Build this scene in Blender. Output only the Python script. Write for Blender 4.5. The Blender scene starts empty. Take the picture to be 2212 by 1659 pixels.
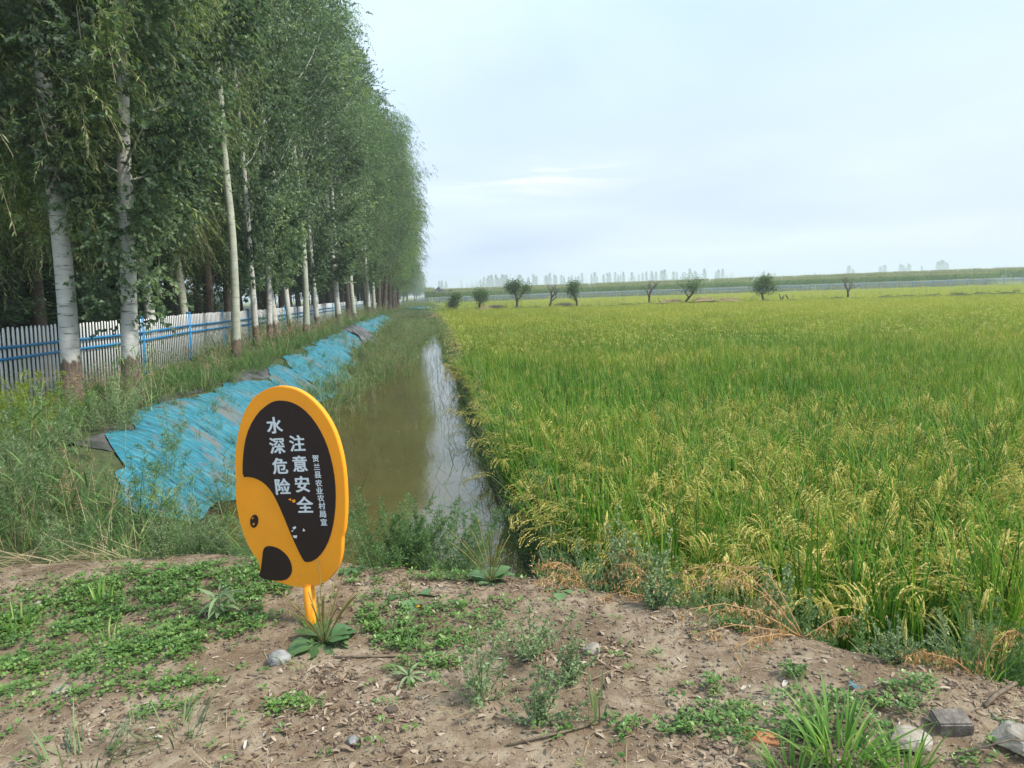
import bpy, math, random
import numpy as np
from math import radians, sin, cos, pi, tan
random.seed(7)
scene = bpy.context.scene
C = scene.collection
# ------------------------------------------------------------------ camera
from mathutils import Matrix, Vector
EYE = 1.6
cam_d = bpy.data.cameras.new('camera')
cam = bpy.data.objects.new('camera', cam_d); C.objects.link(cam)
cam_d.sensor_width = 36.0; cam_d.lens = 36.0*1533/2212
cam_d.clip_start = 0.05; cam_d.clip_end = 6000
Rm = Matrix.Rotation(-radians(6.4687), 4, 'Z') @ Matrix.Rotation(pi/2-radians(7.313), 4, 'X') @ Matrix.Rotation(-radians(2.0), 4, 'Z')
cam.matrix_world = Matrix.Translation((0, 0, EYE)) @ Rm
scene.camera = cam
# ------------------------------------------------------------------ world
SUN_EL, SUN_AZ = radians(50), radians(112)     # azimuth clockwise from +Y
w = bpy.data.worlds.new('World'); scene.world = w; w.use_nodes = True
nt = w.node_tree; nt.nodes.clear()
def N(nt, t, **kw):
    n = nt.nodes.new(t)
    for k, v in kw.items():
        if k.startswith('i_'): n.inputs[k[2:].replace('_', ' ')].default_value = v
        else: setattr(n, k, v)
    return n
def L(nt, a, b): nt.links.new(a, b)
def ramp(nt, fac, stops, interp='LINEAR'):
    r = nt.nodes.new('ShaderNodeValToRGB'); r.color_ramp.interpolation = interp
    el = r.color_ramp.elements
    while len(el) < len(stops): el.new(0.5)
    for e, (p, c) in zip(el, stops):
        e.position = p; e.color = (*c, 1) if len(c) == 3 else c
    if fac is not None: nt.links.new(fac, r.inputs[0])
    return r.outputs[0]
def mixc(nt, fac, a, b, mode='MIX'):
    m = nt.nodes.new('ShaderNodeMix'); m.data_type = 'RGBA'; m.blend_type = mode
    for s, v in ((0, fac), (6, a), (7, b)):
        if hasattr(v, 'is_linked'): nt.links.new(v, m.inputs[s])
        elif s == 0: m.inputs[0].default_value = v
        else: m.inputs[s].default_value = (*v, 1)
    return m.outputs[2]
def math_(nt, op, a, b=None, c=None, clamp=False):
    m = nt.nodes.new('ShaderNodeMath'); m.operation = op; m.use_clamp = clamp
    for i, v in enumerate((a, b, c)):
        if v is None: continue
        if hasattr(v, 'is_linked'): nt.links.new(v, m.inputs[i])
        else: m.inputs[i].default_value = v
    return m.outputs[0]
sky = N(nt, 'ShaderNodeTexSky', sky_type='NISHITA', sun_disc=False, sun_elevation=SUN_EL, sun_rotation=SUN_AZ,
        air_density=1.2, dust_density=3.0, ozone_density=1.0)
tc = N(nt, 'ShaderNodeTexCoord')
sep = N(nt, 'ShaderNodeSeparateXYZ'); L(nt, tc.outputs['Generated'], sep.inputs[0])
zc = math_(nt, 'MAXIMUM', sep.outputs[2], 0.0)
den = math_(nt, 'ADD', zc, 0.16)
cx = math_(nt, 'DIVIDE', sep.outputs[0], den); cy = math_(nt, 'DIVIDE', sep.outputs[1], den)
cmb = N(nt, 'ShaderNodeCombineXYZ'); L(nt, cx, cmb.inputs[0]); L(nt, cy, cmb.inputs[1])
n1 = N(nt, 'ShaderNodeTexNoise', i_Scale=0.75, i_Detail=6.0, i_Roughness=0.55, i_Distortion=0.4); L(nt, cmb.outputs[0], n1.inputs['Vector'])
n2 = N(nt, 'ShaderNodeTexNoise', i_Scale=0.32, i_Detail=3.0); L(nt, cmb.outputs[0], n2.inputs['Vector'])
# veil of high cloud: radiance of the cloud deck (multiplied by the background strength below)
base = ramp(nt, zc, [(0.0, (6.5, 7.5, 8.8)), (0.10, (6.3, 7.3, 8.8)), (0.35, (5.3, 7.1, 8.5)), (0.8, (5.1, 7.1, 8.6))])
veil = mixc(nt, ramp(nt, n1.outputs[0], [(0.44, (0,)*3), (0.66, (1,)*3)]), base, (6.8, 8.0, 9.0))
gray = mixc(nt, ramp(nt, n2.outputs[0], [(0.45, (0,)*3), (0.66, (0.85,)*3)]), veil, (4.1, 5.3, 7.2))
# right side (towards +X) is a little mauve
side = math_(nt, 'MULTIPLY_ADD', cx, 0.22, 0.05, clamp=True)
mv = mixc(nt, math_(nt, 'MULTIPLY', side, 0.6), gray, (5.6, 6.1, 7.9))
# thin bright streak low in the sky
mp = N(nt, 'ShaderNodeMapping'); mp.inputs['Scale'].default_value = (1.0, 4.0, 11.0); L(nt, tc.outputs['Generated'], mp.inputs[0])
n3 = N(nt, 'ShaderNodeTexNoise', i_Scale=4.0, i_Detail=6.0, i_Roughness=0.6, i_Distortion=0.6); L(nt, mp.outputs[0], n3.inputs['Vector'])
band = math_(nt, 'SUBTRACT', 1.0, math_(nt, 'MULTIPLY', math_(nt, 'ABSOLUTE', math_(nt, 'SUBTRACT', sep.outputs[2], 0.155)), 26.0), clamp=True)
xm = math_(nt, 'SUBTRACT', 1.0, math_(nt, 'MULTIPLY', math_(nt, 'ABSOLUTE', math_(nt, 'SUBTRACT', sep.outputs[0], 0.11)), 4.4), clamp=True)
st = math_(nt, 'MULTIPLY', math_(nt, 'MULTIPLY', band, xm), ramp(nt, n3.outputs[0], [(0.50, (0,)*3), (0.66, (1,)*3)]))
cl = mixc(nt, math_(nt, 'MULTIPLY', st, 0.7), mv, (9.5, 9.0, 9.0))
full = mixc(nt, 0.9, sky.outputs[0], cl)
bg = N(nt, 'ShaderNodeBackground'); bg.inputs[1].default_value = 0.108
L(nt, full, bg.inputs[0]); out = N(nt, 'ShaderNodeOutputWorld'); L(nt, bg.outputs[0], out.inputs[0])
# ------------------------------------------------------------------ sun
sl = bpy.data.lights.new('sun', 'SUN'); sl.energy = 3.6; sl.angle = radians(9); sl.color = (1, 0.94, 0.84)
so = bpy.data.objects.new('sun', sl); C.objects.link(so)
sd = Vector((sin(SUN_AZ)*cos(SUN_EL), cos(SUN_AZ)*cos(SUN_EL), sin(SUN_EL)))
so.rotation_euler = sd.to_track_quat('Z', 'Y').to_euler(); so.location = (20, -20, 40)
scene.view_settings.view_transform = 'Standard'; scene.view_settings.look = 'None'
scene.view_settings.gamma = 1.0; scene.view_settings.exposure = 0.46
scene.cycles.max_bounces = 6; scene.cycles.diffuse_bounces = 3; scene.cycles.glossy_bounces = 2
scene.cycles.transmission_bounces = 3; scene.cycles.volume_bounces = 1; scene.cycles.transparent_max_bounces = 4

# ------------------------------------------------------------------ helpers
def tag(o, label=None, cat=None, group=None, kind=None):
    if label: o['label'] = label
    if cat: o['category'] = cat
    if group: o['group'] = group
    if kind: o['kind'] = kind
    return o
def empty(name, loc, label, cat, group=None, rz=0):
    o = bpy.data.objects.new(name, None); C.objects.link(o); o.location = loc; o.rotation_euler[2] = rz
    return tag(o, label, cat, group)
class MB:
    """collects vertices, quads, triangles; each vertex carries a random value 'rnd'"""
    def __init__(s): s.v = []; s.q = []; s.t = []; s.qm = []; s.tm = []; s.r = []; s.n = 0
    def add(s, v, q=None, t=None, m=0, r=None):
        v = np.asarray(v, np.float32).reshape(-1, 3)
        if q is not None and len(q): s.q.append(np.asarray(q).reshape(-1, 4)+s.n); s.qm.append(np.full(len(s.q[-1]), m))
        if t is not None and len(t): s.t.append(np.asarray(t).reshape(-1, 3)+s.n); s.tm.append(np.full(len(s.t[-1]), m))
        if r is None: r = np.full(len(v), 0.5)
        s.r.append(np.broadcast_to(np.asarray(r, np.float32), (len(v),))); s.v.append(v); s.n += len(v)
        return s
    def mesh(s, name, mats, smooth=False):
        v = np.concatenate(s.v) if s.v else np.zeros((0, 3))
        q = np.concatenate(s.q) if s.q else np.zeros((0, 4), int); t = np.concatenate(s.t) if s.t else np.zeros((0, 3), int)
        me = bpy.data.meshes.new(name)
        me.vertices.add(len(v)); me.vertices.foreach_set('co', v.astype(np.float32).ravel())
        nl = len(q)*4+len(t)*3
        me.loops.add(nl); me.loops.foreach_set('vertex_index', np.concatenate([q.ravel(), t.ravel()]).astype(np.int32))
        me.polygons.add(len(q)+len(t))
        ls = np.concatenate([np.arange(len(q))*4, len(q)*4+np.arange(len(t))*3]).astype(np.int32)
        me.polygons.foreach_set('loop_start', ls)
        mi = np.concatenate((s.qm or [np.zeros(0)])+(s.tm or [np.zeros(0)])).astype(np.int32)
        me.polygons.foreach_set('material_index', mi)
        if smooth: me.polygons.foreach_set('use_smooth', np.ones(len(mi), bool))
        a = me.attributes.new('rnd', 'FLOAT', 'POINT'); a.data.foreach_set('value', np.concatenate(s.r).astype(np.float32))
        for m in mats: me.materials.append(m)
        me.update(calc_edges=True)
        return me
    def obj(s, name, mats, parent=None, smooth=False, loc=None):
        if not isinstance(mats, (list, tuple)): mats = [mats]
        o = bpy.data.objects.new(name, s.mesh(name, mats, smooth)); C.objects.link(o)
        if parent: o.parent = parent
        if loc is not None: o.location = loc
        return o
def nrm(a): return a/np.maximum(np.linalg.norm(a, axis=-1, keepdims=True), 1e-9)
def box(mb, c, s, m=0, rz=0, r=0.5):
    x, y, z = s[0]/2, s[1]/2, s[2]/2
    v = np.array([[-x,-y,-z],[x,-y,-z],[x,y,-z],[-x,y,-z],[-x,-y,z],[x,-y,z],[x,y,z],[-x,y,z]])
    if rz: v = v@np.array([[cos(rz), sin(rz), 0], [-sin(rz), cos(rz), 0], [0,0,1]])
    mb.add(v+np.array(c), q=[[0,3,2,1],[4,5,6,7],[0,1,5,4],[1,2,6,5],[2,3,7,6],[3,0,4,7]], m=m, r=r)
def tube(mb, pts, rad, sides=8, m=0, cap=True, bump=None):
    pts = np.asarray(pts, float); M = len(pts); rad = np.broadcast_to(np.asarray(rad, float), (M,))
    tan_ = nrm(np.gradient(pts, axis=0)); up = np.array([1.0, 0, 0]) if abs(tan_[0][0]) < .8 else np.array([0, 1.0, 0])
    a = nrm(np.cross(tan_, up)); b = np.cross(tan_, a)
    th = np.arange(sides)*2*pi/sides
    rr = rad[:, None]*np.ones(sides)
    if bump is not None: rr = rr*(1+bump*(np.random.RandomState(int(abs(pts[0][0])*1000) % 9999).rand(M, sides)-.5))
    v = pts[:, None, :]+(a[:, None, :]*np.cos(th)[None, :, None]+b[:, None, :]*np.sin(th)[None, :, None])*rr[..., None]
    i = np.arange(M-1)[:, None]*sides; j = np.arange(sides)[None, :]; k = (j+1) % sides
    q = np.stack([i+j, i+k, i+sides+k, i+sides+j], -1).reshape(-1, 4)
    t = None
    if cap and sides == 4: q = np.vstack([q, [[3,2,1,0]], [[(M-1)*4, (M-1)*4+1, (M-1)*4+2, (M-1)*4+3]]])
    elif cap:
        e = (M-1)*sides; t = [[e, e+x, e+x+1] for x in range(1, sides-1)]+[[0, x+1, x] for x in range(1, sides-1)]
    mb.add(v.reshape(-1, 3), q=q, t=t, m=m)
def blades(mb, rng, base, length, width, lean, curv, az, segs=3, m=0, rnd=None, tipw=0.05, cexp=1.4):
    n = len(base); length, width, lean, curv = [np.broadcast_to(np.asarray(x, float), (n,)) for x in (length, width, lean, curv)]
    t = np.linspace(0, 1, segs+1)
    th = lean[:, None]+curv[:, None]*t[None]**cexp
    dl = length[:, None]/segs
    thm = (th[:, 1:]+th[:, :-1])/2
    h = np.concatenate([np.zeros((n, 1)), np.cumsum(np.sin(thm)*dl, 1)], 1)
    z = np.concatenate([np.zeros((n, 1)), np.cumsum(np.cos(thm)*dl, 1)], 1)
    P = np.stack([base[:, 0:1]+h*np.cos(az)[:, None], base[:, 1:2]+h*np.sin(az)[:, None], base[:, 2:3]+z], -1)
    tw = az+pi/2+rng.uniform(-.9, .9, n)
    wd = np.stack([np.cos(tw), np.sin(tw), np.zeros(n)], -1)[:, None, :]
    wp = width[:, None]*np.maximum(tipw, np.minimum(1, (0.55+1.6*t))*(1-t**2.2))[None]/2
    A = P+wd*wp[..., None]; B = P-wd*wp[..., None]
    v = np.stack([A, B], 2).reshape(n, -1, 3)
    k = (np.arange(segs)*2)[None, :]+(np.arange(n)*(segs+1)*2)[:, None]
    q = np.stack([k, k+1, k+3, k+2], -1).reshape(-1, 4)
    if rnd is None: rnd = rng.rand(n)
    mb.add(v.reshape(-1, 3), q=q, m=m, r=np.repeat(rnd, (segs+1)*2))
    return P
def leaves(mb, rng, p, d, Ln, Wd, m=0, rnd=None, wide=0.42, fold=0.25, up=None, hexa=False):
    """p base points, d unit directions; single folded quads (or six-sided rounded leaves)"""
    n = len(p); Ln = np.broadcast_to(np.asarray(Ln, float), (n,))[:, None]; Wd = np.broadcast_to(np.asarray(Wd, float), (n,))[:, None]
    u = rng.normal(size=(n, 3)) if up is None else up+rng.normal(size=(n, 3))*.35
    s = nrm(np.cross(d, u)); nn = np.cross(s, d)
    if rnd is None: rnd = rng.rand(n)
    if not hexa:
        v = np.stack([p, p+d*Ln*wide+s*Wd*.5+nn*Wd*fold, p+d*Ln, p+d*Ln*wide-s*Wd*.5+nn*Wd*fold], 1)
        mb.add(v.reshape(-1, 3), q=np.arange(n*4).reshape(-1, 4), m=m, r=np.repeat(rnd, 4))
    else:
        bend = -np.array([0, 0, 1.0])*Ln*.15
        v = np.stack([p, p+d*Ln*.22+s*Wd*.42+nn*Wd*fold*.5, p+d*Ln*.62+s*Wd*.45+nn*Wd*fold*.5, p+d*Ln+bend,
                      p+d*Ln*.62-s*Wd*.45+nn*Wd*fold*.5, p+d*Ln*.22-s*Wd*.42+nn*Wd*fold*.5, p+d*Ln*.22, p+d*Ln*.62], 1)
        k = np.arange(n)[:, None]*8
        q = np.concatenate([k+np.array([[6,1,2,7]]), k+np.array([[5,6,7,4]])], 0)
        t = np.concatenate([k+np.array([[0,1,6]]), k+np.array([[0,6,5]]), k+np.array([[7,2,3]]), k+np.array([[7,3,4]])], 0)
        mb.add(v.reshape(-1, 3), q=q, t=t, m=m, r=np.repeat(rnd, 8))
# lattice value noise
_rs = np.random.RandomState(3); _lat = _rs.rand(256, 256)
def vn(x, y):
    xi = np.floor(x).astype(int); yi = np.floor(y).astype(int); fx = x-xi; fy = y-yi
    fx = fx*fx*(3-2*fx); fy = fy*fy*(3-2*fy)
    g = lambda a, b: _lat[a % 256, b % 256]
    return (g(xi, yi)*(1-fx)+g(xi+1, yi)*fx)*(1-fy)+(g(xi, yi+1)*(1-fx)+g(xi+1, yi+1)*fx)*fy
def fbm(x, y, o=4):
    x = np.asarray(x, float); y = np.asarray(y, float)
    r = 0; a = .5
    for i in range(o): r = r+a*(vn(x*2**i+17*i, y*2**i+5*i)-.5)*2; a *= .5
    return r
def sm(a, b, x): t = np.clip((x-a)/(b-a), 0, 1); return t*t*(3-2*t)
# ------------------------------------------------------------------ terrain
EX = np.array([-40, -6, -2.7, -1.44, -.53, -.14, .35, .98, 1.29, 1.8, 2.2, 3.5, 8, 30]); EY = np.array([5.2, 4.9, 4.6, 4.5, 4.2, 4.02, 3.80, 3.43, 3.08, 2.66, 2.34, 1.3, -2.2, -20])
def edge(X): return np.interp(X, EX, EY)
def bundY(X): return 80-.45*X
def fenceY(X): return 168-.42*X
def ground(X, Y):
    X = np.asarray(X, float); Y = np.asarray(Y, float)
    wob = fbm(X*.0+3.1, Y*.35, 3)*.25
    # cross profile of the field side: left berm, sheet slope, ditch, paddy
    left = .12+.08*fbm(X*.6, Y*.3, 3)-.25*sm(-9, -14, X)
    xs = X+wob
    prof = left+( -1.22-left)*sm(-4.0, -1.7, xs)
    prof = prof+(-.82-prof)*sm(.35, .75, X+wob*.5)
    # ditch closes with a low dyke at its far end
    dyke = np.exp(-((Y-77-2*fbm(X*.2, X*0+1, 2))/2.6)**2)*sm(-4, -2, X)*sm(7, 3, X)
    prof = np.maximum(prof, -.45*dyke-2*(1-dyke))
    far = sm(79, 84, Y)*(1-sm(0, 3, X)); prof = prof*(1-far)+(-.2+.1*fbm(X*.3, Y*.3, 2))*far
    # bund under the small trees, second paddy behind, fence bank
    bd = Y-bundY(X); bh = .12*sm(5, 40, X)+.05
    bz = np.exp(-(bd/1.5)**2)*(.82+bh+.22*fbm(X*.5, Y*.5, 3))*sm(1, 5, X)
    prof = prof+bz*(X > 0)
    fd = Y-fenceY(X)
    prof = prof+sm(-4, 0, fd)*.7*(X > 0)
    rise = sm(5, 60, fd)*1.2*(X > -2)
    prof = prof+rise
    prof = prof+ (0-prof)*sm(330, 480, Y)
    d = (Y-edge(X))*.85+.10*fbm(X*1.3, Y*1.3, 3)
    near = .02*fbm(X*1.1, Y*1.1, 3)+.018*fbm(X*5, Y*5, 4)+.012*fbm(X*19, Y*19, 3)+.05*sm(.5, 0, np.abs(d+.25))
    k = sm(-.05, .85, d)
    kl = sm(-.3, 2.0, d)
    lf = sm(-2.4, -3.6, X); k = k*(1-lf)+kl*lf
    return near*(1-k)+prof*k
def gz(X, Y): return float(ground(np.array([X]), np.array([Y]))[0])
# ------------------------------------------------------------------ materials
def mat(name):
    m = bpy.data.materials.new(name); m.use_nodes = True
    nt = m.node_tree; nt.nodes.clear(); o = nt.nodes.new('ShaderNodeOutputMaterial')
    return m, nt, o
def prin(nt, o, col, rough=.6, spec=.3, bump=None, bstr=.3, bdist=.02, metal=0):
    p = nt.nodes.new('ShaderNodeBsdfPrincipled')
    if hasattr(col, 'is_linked'): L(nt, col, p.inputs['Base Color'])
    else: p.inputs['Base Color'].default_value = (*col, 1)
    if hasattr(rough, 'is_linked'): L(nt, rough, p.inputs['Roughness'])
    else: p.inputs['Roughness'].default_value = rough
    p.inputs['Specular IOR Level'].default_value = spec; p.inputs['Metallic'].default_value = metal
    if bump is not None:
        b = N(nt, 'ShaderNodeBump'); b.inputs['Strength'].default_value = bstr; b.inputs['Distance'].default_value = bdist
        L(nt, bump, b.inputs['Height']); L(nt, b.outputs[0], p.inputs['Normal'])
    if o is not None: L(nt, p.outputs[0], o.inputs[0])
    return p
def pos(nt): return N(nt, 'ShaderNodeNewGeometry').outputs['Position']
def noise(nt, vec, scale, detail=4, rough=.55, dist=0.0):
    n = N(nt, 'ShaderNodeTexNoise'); n.inputs['Scale'].default_value = scale; n.inputs['Detail'].default_value = detail
    n.inputs['Roughness'].default_value = rough; n.inputs['Distortion'].default_value = dist
    if vec is not None: L(nt, vec, n.inputs['Vector'])
    return n.outputs[0]
def attr(nt, name):
    a = N(nt, 'ShaderNodeAttribute'); a.attribute_name = name; return a
def leafmat(name, stops, trans=.3, rough=.5, spec=.25, big=(0.25, .35), tcol=1.4, grad=None):
    """stops on the per-leaf random value; slow world noise shifts it; grad(nt, colour) may change the colour by place"""
    m, nt, o = mat(name)
    a = attr(nt, 'rnd').outputs['Fac']
    nz = noise(nt, pos(nt), big[0], 3)
    f = math_(nt, 'ADD', a, math_(nt, 'MULTIPLY', math_(nt, 'SUBTRACT', nz, .5), big[1]*4), clamp=True)
    oi = N(nt, 'ShaderNodeObjectInfo').outputs['Random']; f = math_(nt, 'ADD', f, math_(nt, 'MULTIPLY', math_(nt, 'SUBTRACT', oi, .5), .28), clamp=True)
    c = ramp(nt, f, stops)
    if grad: c = grad(nt, c)
    p = prin(nt, None, c, rough, spec)
    t = N(nt, 'ShaderNodeBsdfTranslucent')
    L(nt, mixc(nt, 1.0, c, (tcol, tcol*1.1, tcol*.6), 'MULTIPLY'), t.inputs[0])
    mx = N(nt, 'ShaderNodeMixShader'); mx.inputs[0].default_value = trans
    L(nt, p.outputs[0], mx.inputs[1]); L(nt, t.outputs[0], mx.inputs[2]); L(nt, mx.outputs[0], o.inputs[0])
    return m
def simple(name, a, b, scale=20, rough=.7, spec=.2, bstr=.3, detail=5, bdist=.01, obj=True):
    m, nt, o = mat(name)
    v = N(nt, 'ShaderNodeTexCoord').outputs['Object'] if obj else pos(nt)
    n = noise(nt, v, scale, detail)
    prin(nt, o, ramp(nt, n, [(.3, a), (.7, b)]), rough, spec, n, bstr, bdist)
    return m
M = {}
M['poplar_leaf'] = leafmat('poplar_leaf', [(0, (.050, .088, .052)), (.5, (.115, .18, .10)), (.85, (.20, .28, .15)), (1, (.33, .40, .22))], trans=.38, rough=.46, spec=.38)
M['willow_leaf'] = leafmat('willow_leaf', [(0, (.055, .10, .042)), (.5, (.13, .21, .085)), (.85, (.23, .33, .12)), (1, (.40, .46, .18))], trans=.42, rough=.46, spec=.35)
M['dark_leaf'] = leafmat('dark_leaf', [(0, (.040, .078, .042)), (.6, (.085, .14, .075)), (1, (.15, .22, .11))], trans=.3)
M['far_leaf'] = leafmat('far_leaf', [(0, (.03, .065, .03)), (1, (.07, .12, .05))], trans=.2)
M['bund_leaf'] = leafmat('bund_leaf', [(0, (.045, .09, .03)), (.6, (.085, .155, .05)), (1, (.14, .23, .07))], trans=.25)
def rice_grad(nt, c):
    s = N(nt, 'ShaderNodeSeparateXYZ'); P = pos(nt); L(nt, P, s.inputs[0])
    y = math_(nt, 'MULTIPLY', math_(nt, 'SUBTRACT', s.outputs[1], 9.0), .030, clamp=True)
    x = math_(nt, 'MULTIPLY', math_(nt, 'SUBTRACT', s.outputs[0], 4.0), .045, clamp=True)
    mp = N(nt, 'ShaderNodeMapping'); mp.inputs['Scale'].default_value = (.10, .22, 0); L(nt, P, mp.inputs[0])
    nz = math_(nt, 'MULTIPLY', math_(nt, 'SUBTRACT', noise(nt, mp.outputs[0], 1.6, 4), .5), 1.7)
    f = math_(nt, 'ADD', math_(nt, 'ADD', math_(nt, 'MULTIPLY', y, .66), math_(nt, 'MULTIPLY', x, .3)), nz, clamp=True)
    return mixc(nt, f, c, mixc(nt, .66, c, (.52, .50, .06)))
M['rice_leaf'] = leafmat('rice_leaf', [(0, (.020, .068, .008)), (.4, (.060, .175, .016)), (.8, (.15, .33, .032)), (1, (.34, .45, .07))], trans=.24, big=(.5, .08), grad=rice_grad, rough=.45)
M['panicle'] = leafmat('panicle', [(0, (.36, .35, .07)), (.6, (.60, .51, .14)), (1, (.76, .61, .25))], trans=.25, big=(.3, .1))
M['rice_stem'] = leafmat('rice_stem', [(0, (.05, .10, .02)), (1, (.13, .2, .04))], trans=.1)
M['grass'] = leafmat('grass', [(0, (.05, .11, .035)), (.5, (.10, .195, .06)), (.85, (.17, .28, .085)), (1, (.27, .33, .12))], trans=.35, big=(.5, .12))
M['grass_bright'] = leafmat('grass_bright', [(0, (.09, .20, .045)), (.5, (.17, .33, .07)), (1, (.34, .46, .13))], trans=.38)
M['grass_grey'] = leafmat('grass_grey', [(0, (.08, .13, .065)), (.5, (.15, .22, .11)), (1, (.27, .33, .16))], trans=.3, big=(.8, .12))
M['weed'] = leafmat('weed', [(0, (.07, .14, .055)), (.5, (.13, .23, .09)), (1, (.24, .36, .13))], trans=.3)
M['weed_yellow'] = leafmat('weed_yellow', [(0, (.10, .17, .025)), (.5, (.19, .27, .035)), (1, (.34, .36, .05))], trans=.3)
M['weed_grey'] = leafmat('weed_grey', [(0, (.12, .18, .085)), (.5, (.20, .275, .135)), (1, (.32, .40, .21))], trans=.25)
M['purslane'] = leafmat('purslane', [(0, (.055, .125, .03)), (.5, (.12, .235, .055)), (.85, (.20, .33, .085)), (1, (.34, .40, .11))], trans=.25, rough=.38, spec=.4, big=(2.0, .12))
M['broad_leaf'] = leafmat('broad_leaf', [(0, (.09, .18, .07)), (1, (.17, .29, .12))], trans=.2, rough=.4, spec=.4)
M['straw'] = leafmat('straw', [(0, (.26, .19, .10)), (.5, (.42, .32, .18)), (1, (.58, .48, .30))], trans=.1)
M['dry_orange'] = leafmat('dry_orange', [(0, (.38, .19, .08)), (.5, (.56, .34, .16)), (1, (.70, .52, .30))], trans=.2)
M['seed_head'] = leafmat('seed_head', [(0, (.20, .13, .08)), (1, (.42, .30, .18))], trans=.2)
M['litter'] = leafmat('litter', [(0, (.085, .055, .035)), (.35, (.20, .13, .09)), (.65, (.32, .23, .155)), (.93, (.46, .37, .28)), (1, (.62, .58, .52))], trans=.05, big=(1.0, .05))
M['spike'] = leafmat('spike', [(0, (.13, .10, .04)), (.5, (.22, .19, .06)), (1, (.27, .30, .09))], trans=.1)
M['corn_leaf'] = leafmat('corn_leaf', [(0, (.05, .11, .025)), (.6, (.11, .20, .05)), (1, (.24, .30, .09))], trans=.3)
M['corn_tassel'] = leafmat('corn_tassel', [(0, (.30, .22, .11)), (1, (.46, .36, .2))], trans=.2)
M['algae'] = leafmat('algae', [(0, (.12, .21, .06)), (.6, (.25, .37, .13)), (1, (.42, .52, .25))], trans=.3)
def bark(name, cols, dark, lent=True, basecol=(.17, .13, .10), baseh=.7):
    m, nt, o = mat(name); tcn = N(nt, 'ShaderNodeTexCoord').outputs['Object']
    mp = N(nt, 'ShaderNodeMapping'); mp.inputs['Scale'].default_value = (2.2, 2.2, 16) if lent else (9, 9, 1.3); L(nt, tcn, mp.inputs[0])
    n = noise(nt, mp.outputs[0], 1.6, 6, .7); n2 = noise(nt, tcn, 2.2, 5)
    c = ramp(nt, n2, [(.3, cols[0]), (.7, cols[1])])
    c = mixc(nt, ramp(nt, n, [(.56, (0,)*3), (.66, (.85,)*3)]), c, dark)
    s = N(nt, 'ShaderNodeSeparateXYZ'); L(nt, tcn, s.inputs[0])
    if lent:
        n4 = noise(nt, tcn, 7, 5)
        hb = math_(nt, 'MULTIPLY_ADD', n4, .5, baseh-.25)
        f = ramp(nt, math_(nt, 'SUBTRACT', s.outputs[2], hb), [(0, (1,)*3), (.06, (0,)*3)])
        mp2 = N(nt, 'ShaderNodeMapping'); mp2.inputs['Scale'].default_value = (14, 14, 3); L(nt, tcn, mp2.inputs[0])
        rn = noise(nt, mp2.outputs[0], 2, 6, .65)
        c = mixc(nt, f, c, ramp(nt, rn, [(.3, tuple(x*.45 for x in basecol)), (.7, tuple(x*1.5 for x in basecol))]))
    prin(nt, o, c, .85, .15, n, .5, .02)
    return m
M['white_bark'] = bark('white_bark', [(.40, .40, .35), (.66, .65, .60)], (.08, .07, .06))
M['green_bark'] = bark('green_bark', [(.36, .38, .29), (.54, .55, .45)], (.14, .13, .10), baseh=.45)
M['brown_bark'] = bark('brown_bark', [(.07, .052, .04), (.16, .125, .10)], (.03, .024, .02), lent=False)
M['twig'] = simple('twig', (.12, .09, .06), (.26, .2, .14), 30)
M['orange_paint'] = None
def paint(name, col, rough=.4, var=.12, dirt=(.25, .2, .14), dirt_amt=.15, scale=6, splash=False):
    m, nt, o = mat(name); tcn = N(nt, 'ShaderNodeTexCoord').outputs['Object']
    n = noise(nt, tcn, scale, 5); n2 = noise(nt, tcn, scale*7, 6, .7)
    c = ramp(nt, n, [(.3, tuple(x*(1-var) for x in col)), (.7, tuple(min(1, x*(1+var*.4)) for x in col))])
    c = mixc(nt, ramp(nt, n2, [(.60, (0,)*3), (.8, (dirt_amt,)*3)]), c, dirt)
    if splash:
        s_ = N(nt, 'ShaderNodeSeparateXYZ'); L(nt, tcn, s_.inputs[0])
        lowf = math_(nt, 'MULTIPLY', math_(nt, 'SUBTRACT', .62, s_.outputs[2]), 2.2, clamp=True)
        n6 = noise(nt, tcn, 45, 5, .7); n7 = noise(nt, tcn, 3.5, 5, .6)
        c = mixc(nt, math_(nt, 'MULTIPLY', lowf, ramp(nt, n6, [(.55, (0,)*3), (.64, (.2,)*3)])), c, (.30, .22, .14))
        c = mixc(nt, ramp(nt, n7, [(.45, (0,)*3), (.75, (.05,)*3)]), c, (.42, .32, .22))
    prin(nt, o, c, math_(nt, 'MULTIPLY_ADD', n2, .3, rough-.1), .35, n2, .06, .002)
    return m
M['orange_paint'] = paint('orange_paint', (.97, .37, .014), .45, .06, dirt_amt=.2, splash=True)
M['brown_paint'] = paint('brown_paint', (.022, .012, .010), .5, .2, dirt=(.06, .05, .045), dirt_amt=.4, splash=False)
M['letter_white'] = paint('letter_white', (.66, .74, .78), .6, .04, dirt_amt=.1)
M['white_pvc'] = paint('white_pvc', (.86, .86, .84), .5, .1, dirt=(.35, .32, .26), dirt_amt=.6, scale=3)
M['blue_paint'] = paint('blue_paint', (.018, .20, .42), .4, .12, dirt=(.12, .18, .2), dirt_amt=.4)
M['stone'] = simple('stone', (.20, .17, .13), (.44, .40, .34), 14, bstr=.8)
M['stone_grey'] = simple('stone_grey', (.13, .13, .13), (.40, .40, .38), 18, bstr=.8)
M['concrete'] = simple('concrete', (.10, .085, .07), (.27, .24, .205), 22, bstr=1.0, bdist=.02)
M['terracotta'] = simple('terracotta', (.42, .16, .07), (.60, .27, .14), 25)
M['black_net'] = simple('black_net', (.02, .022, .028), (.045, .05, .06), 6)
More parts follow.
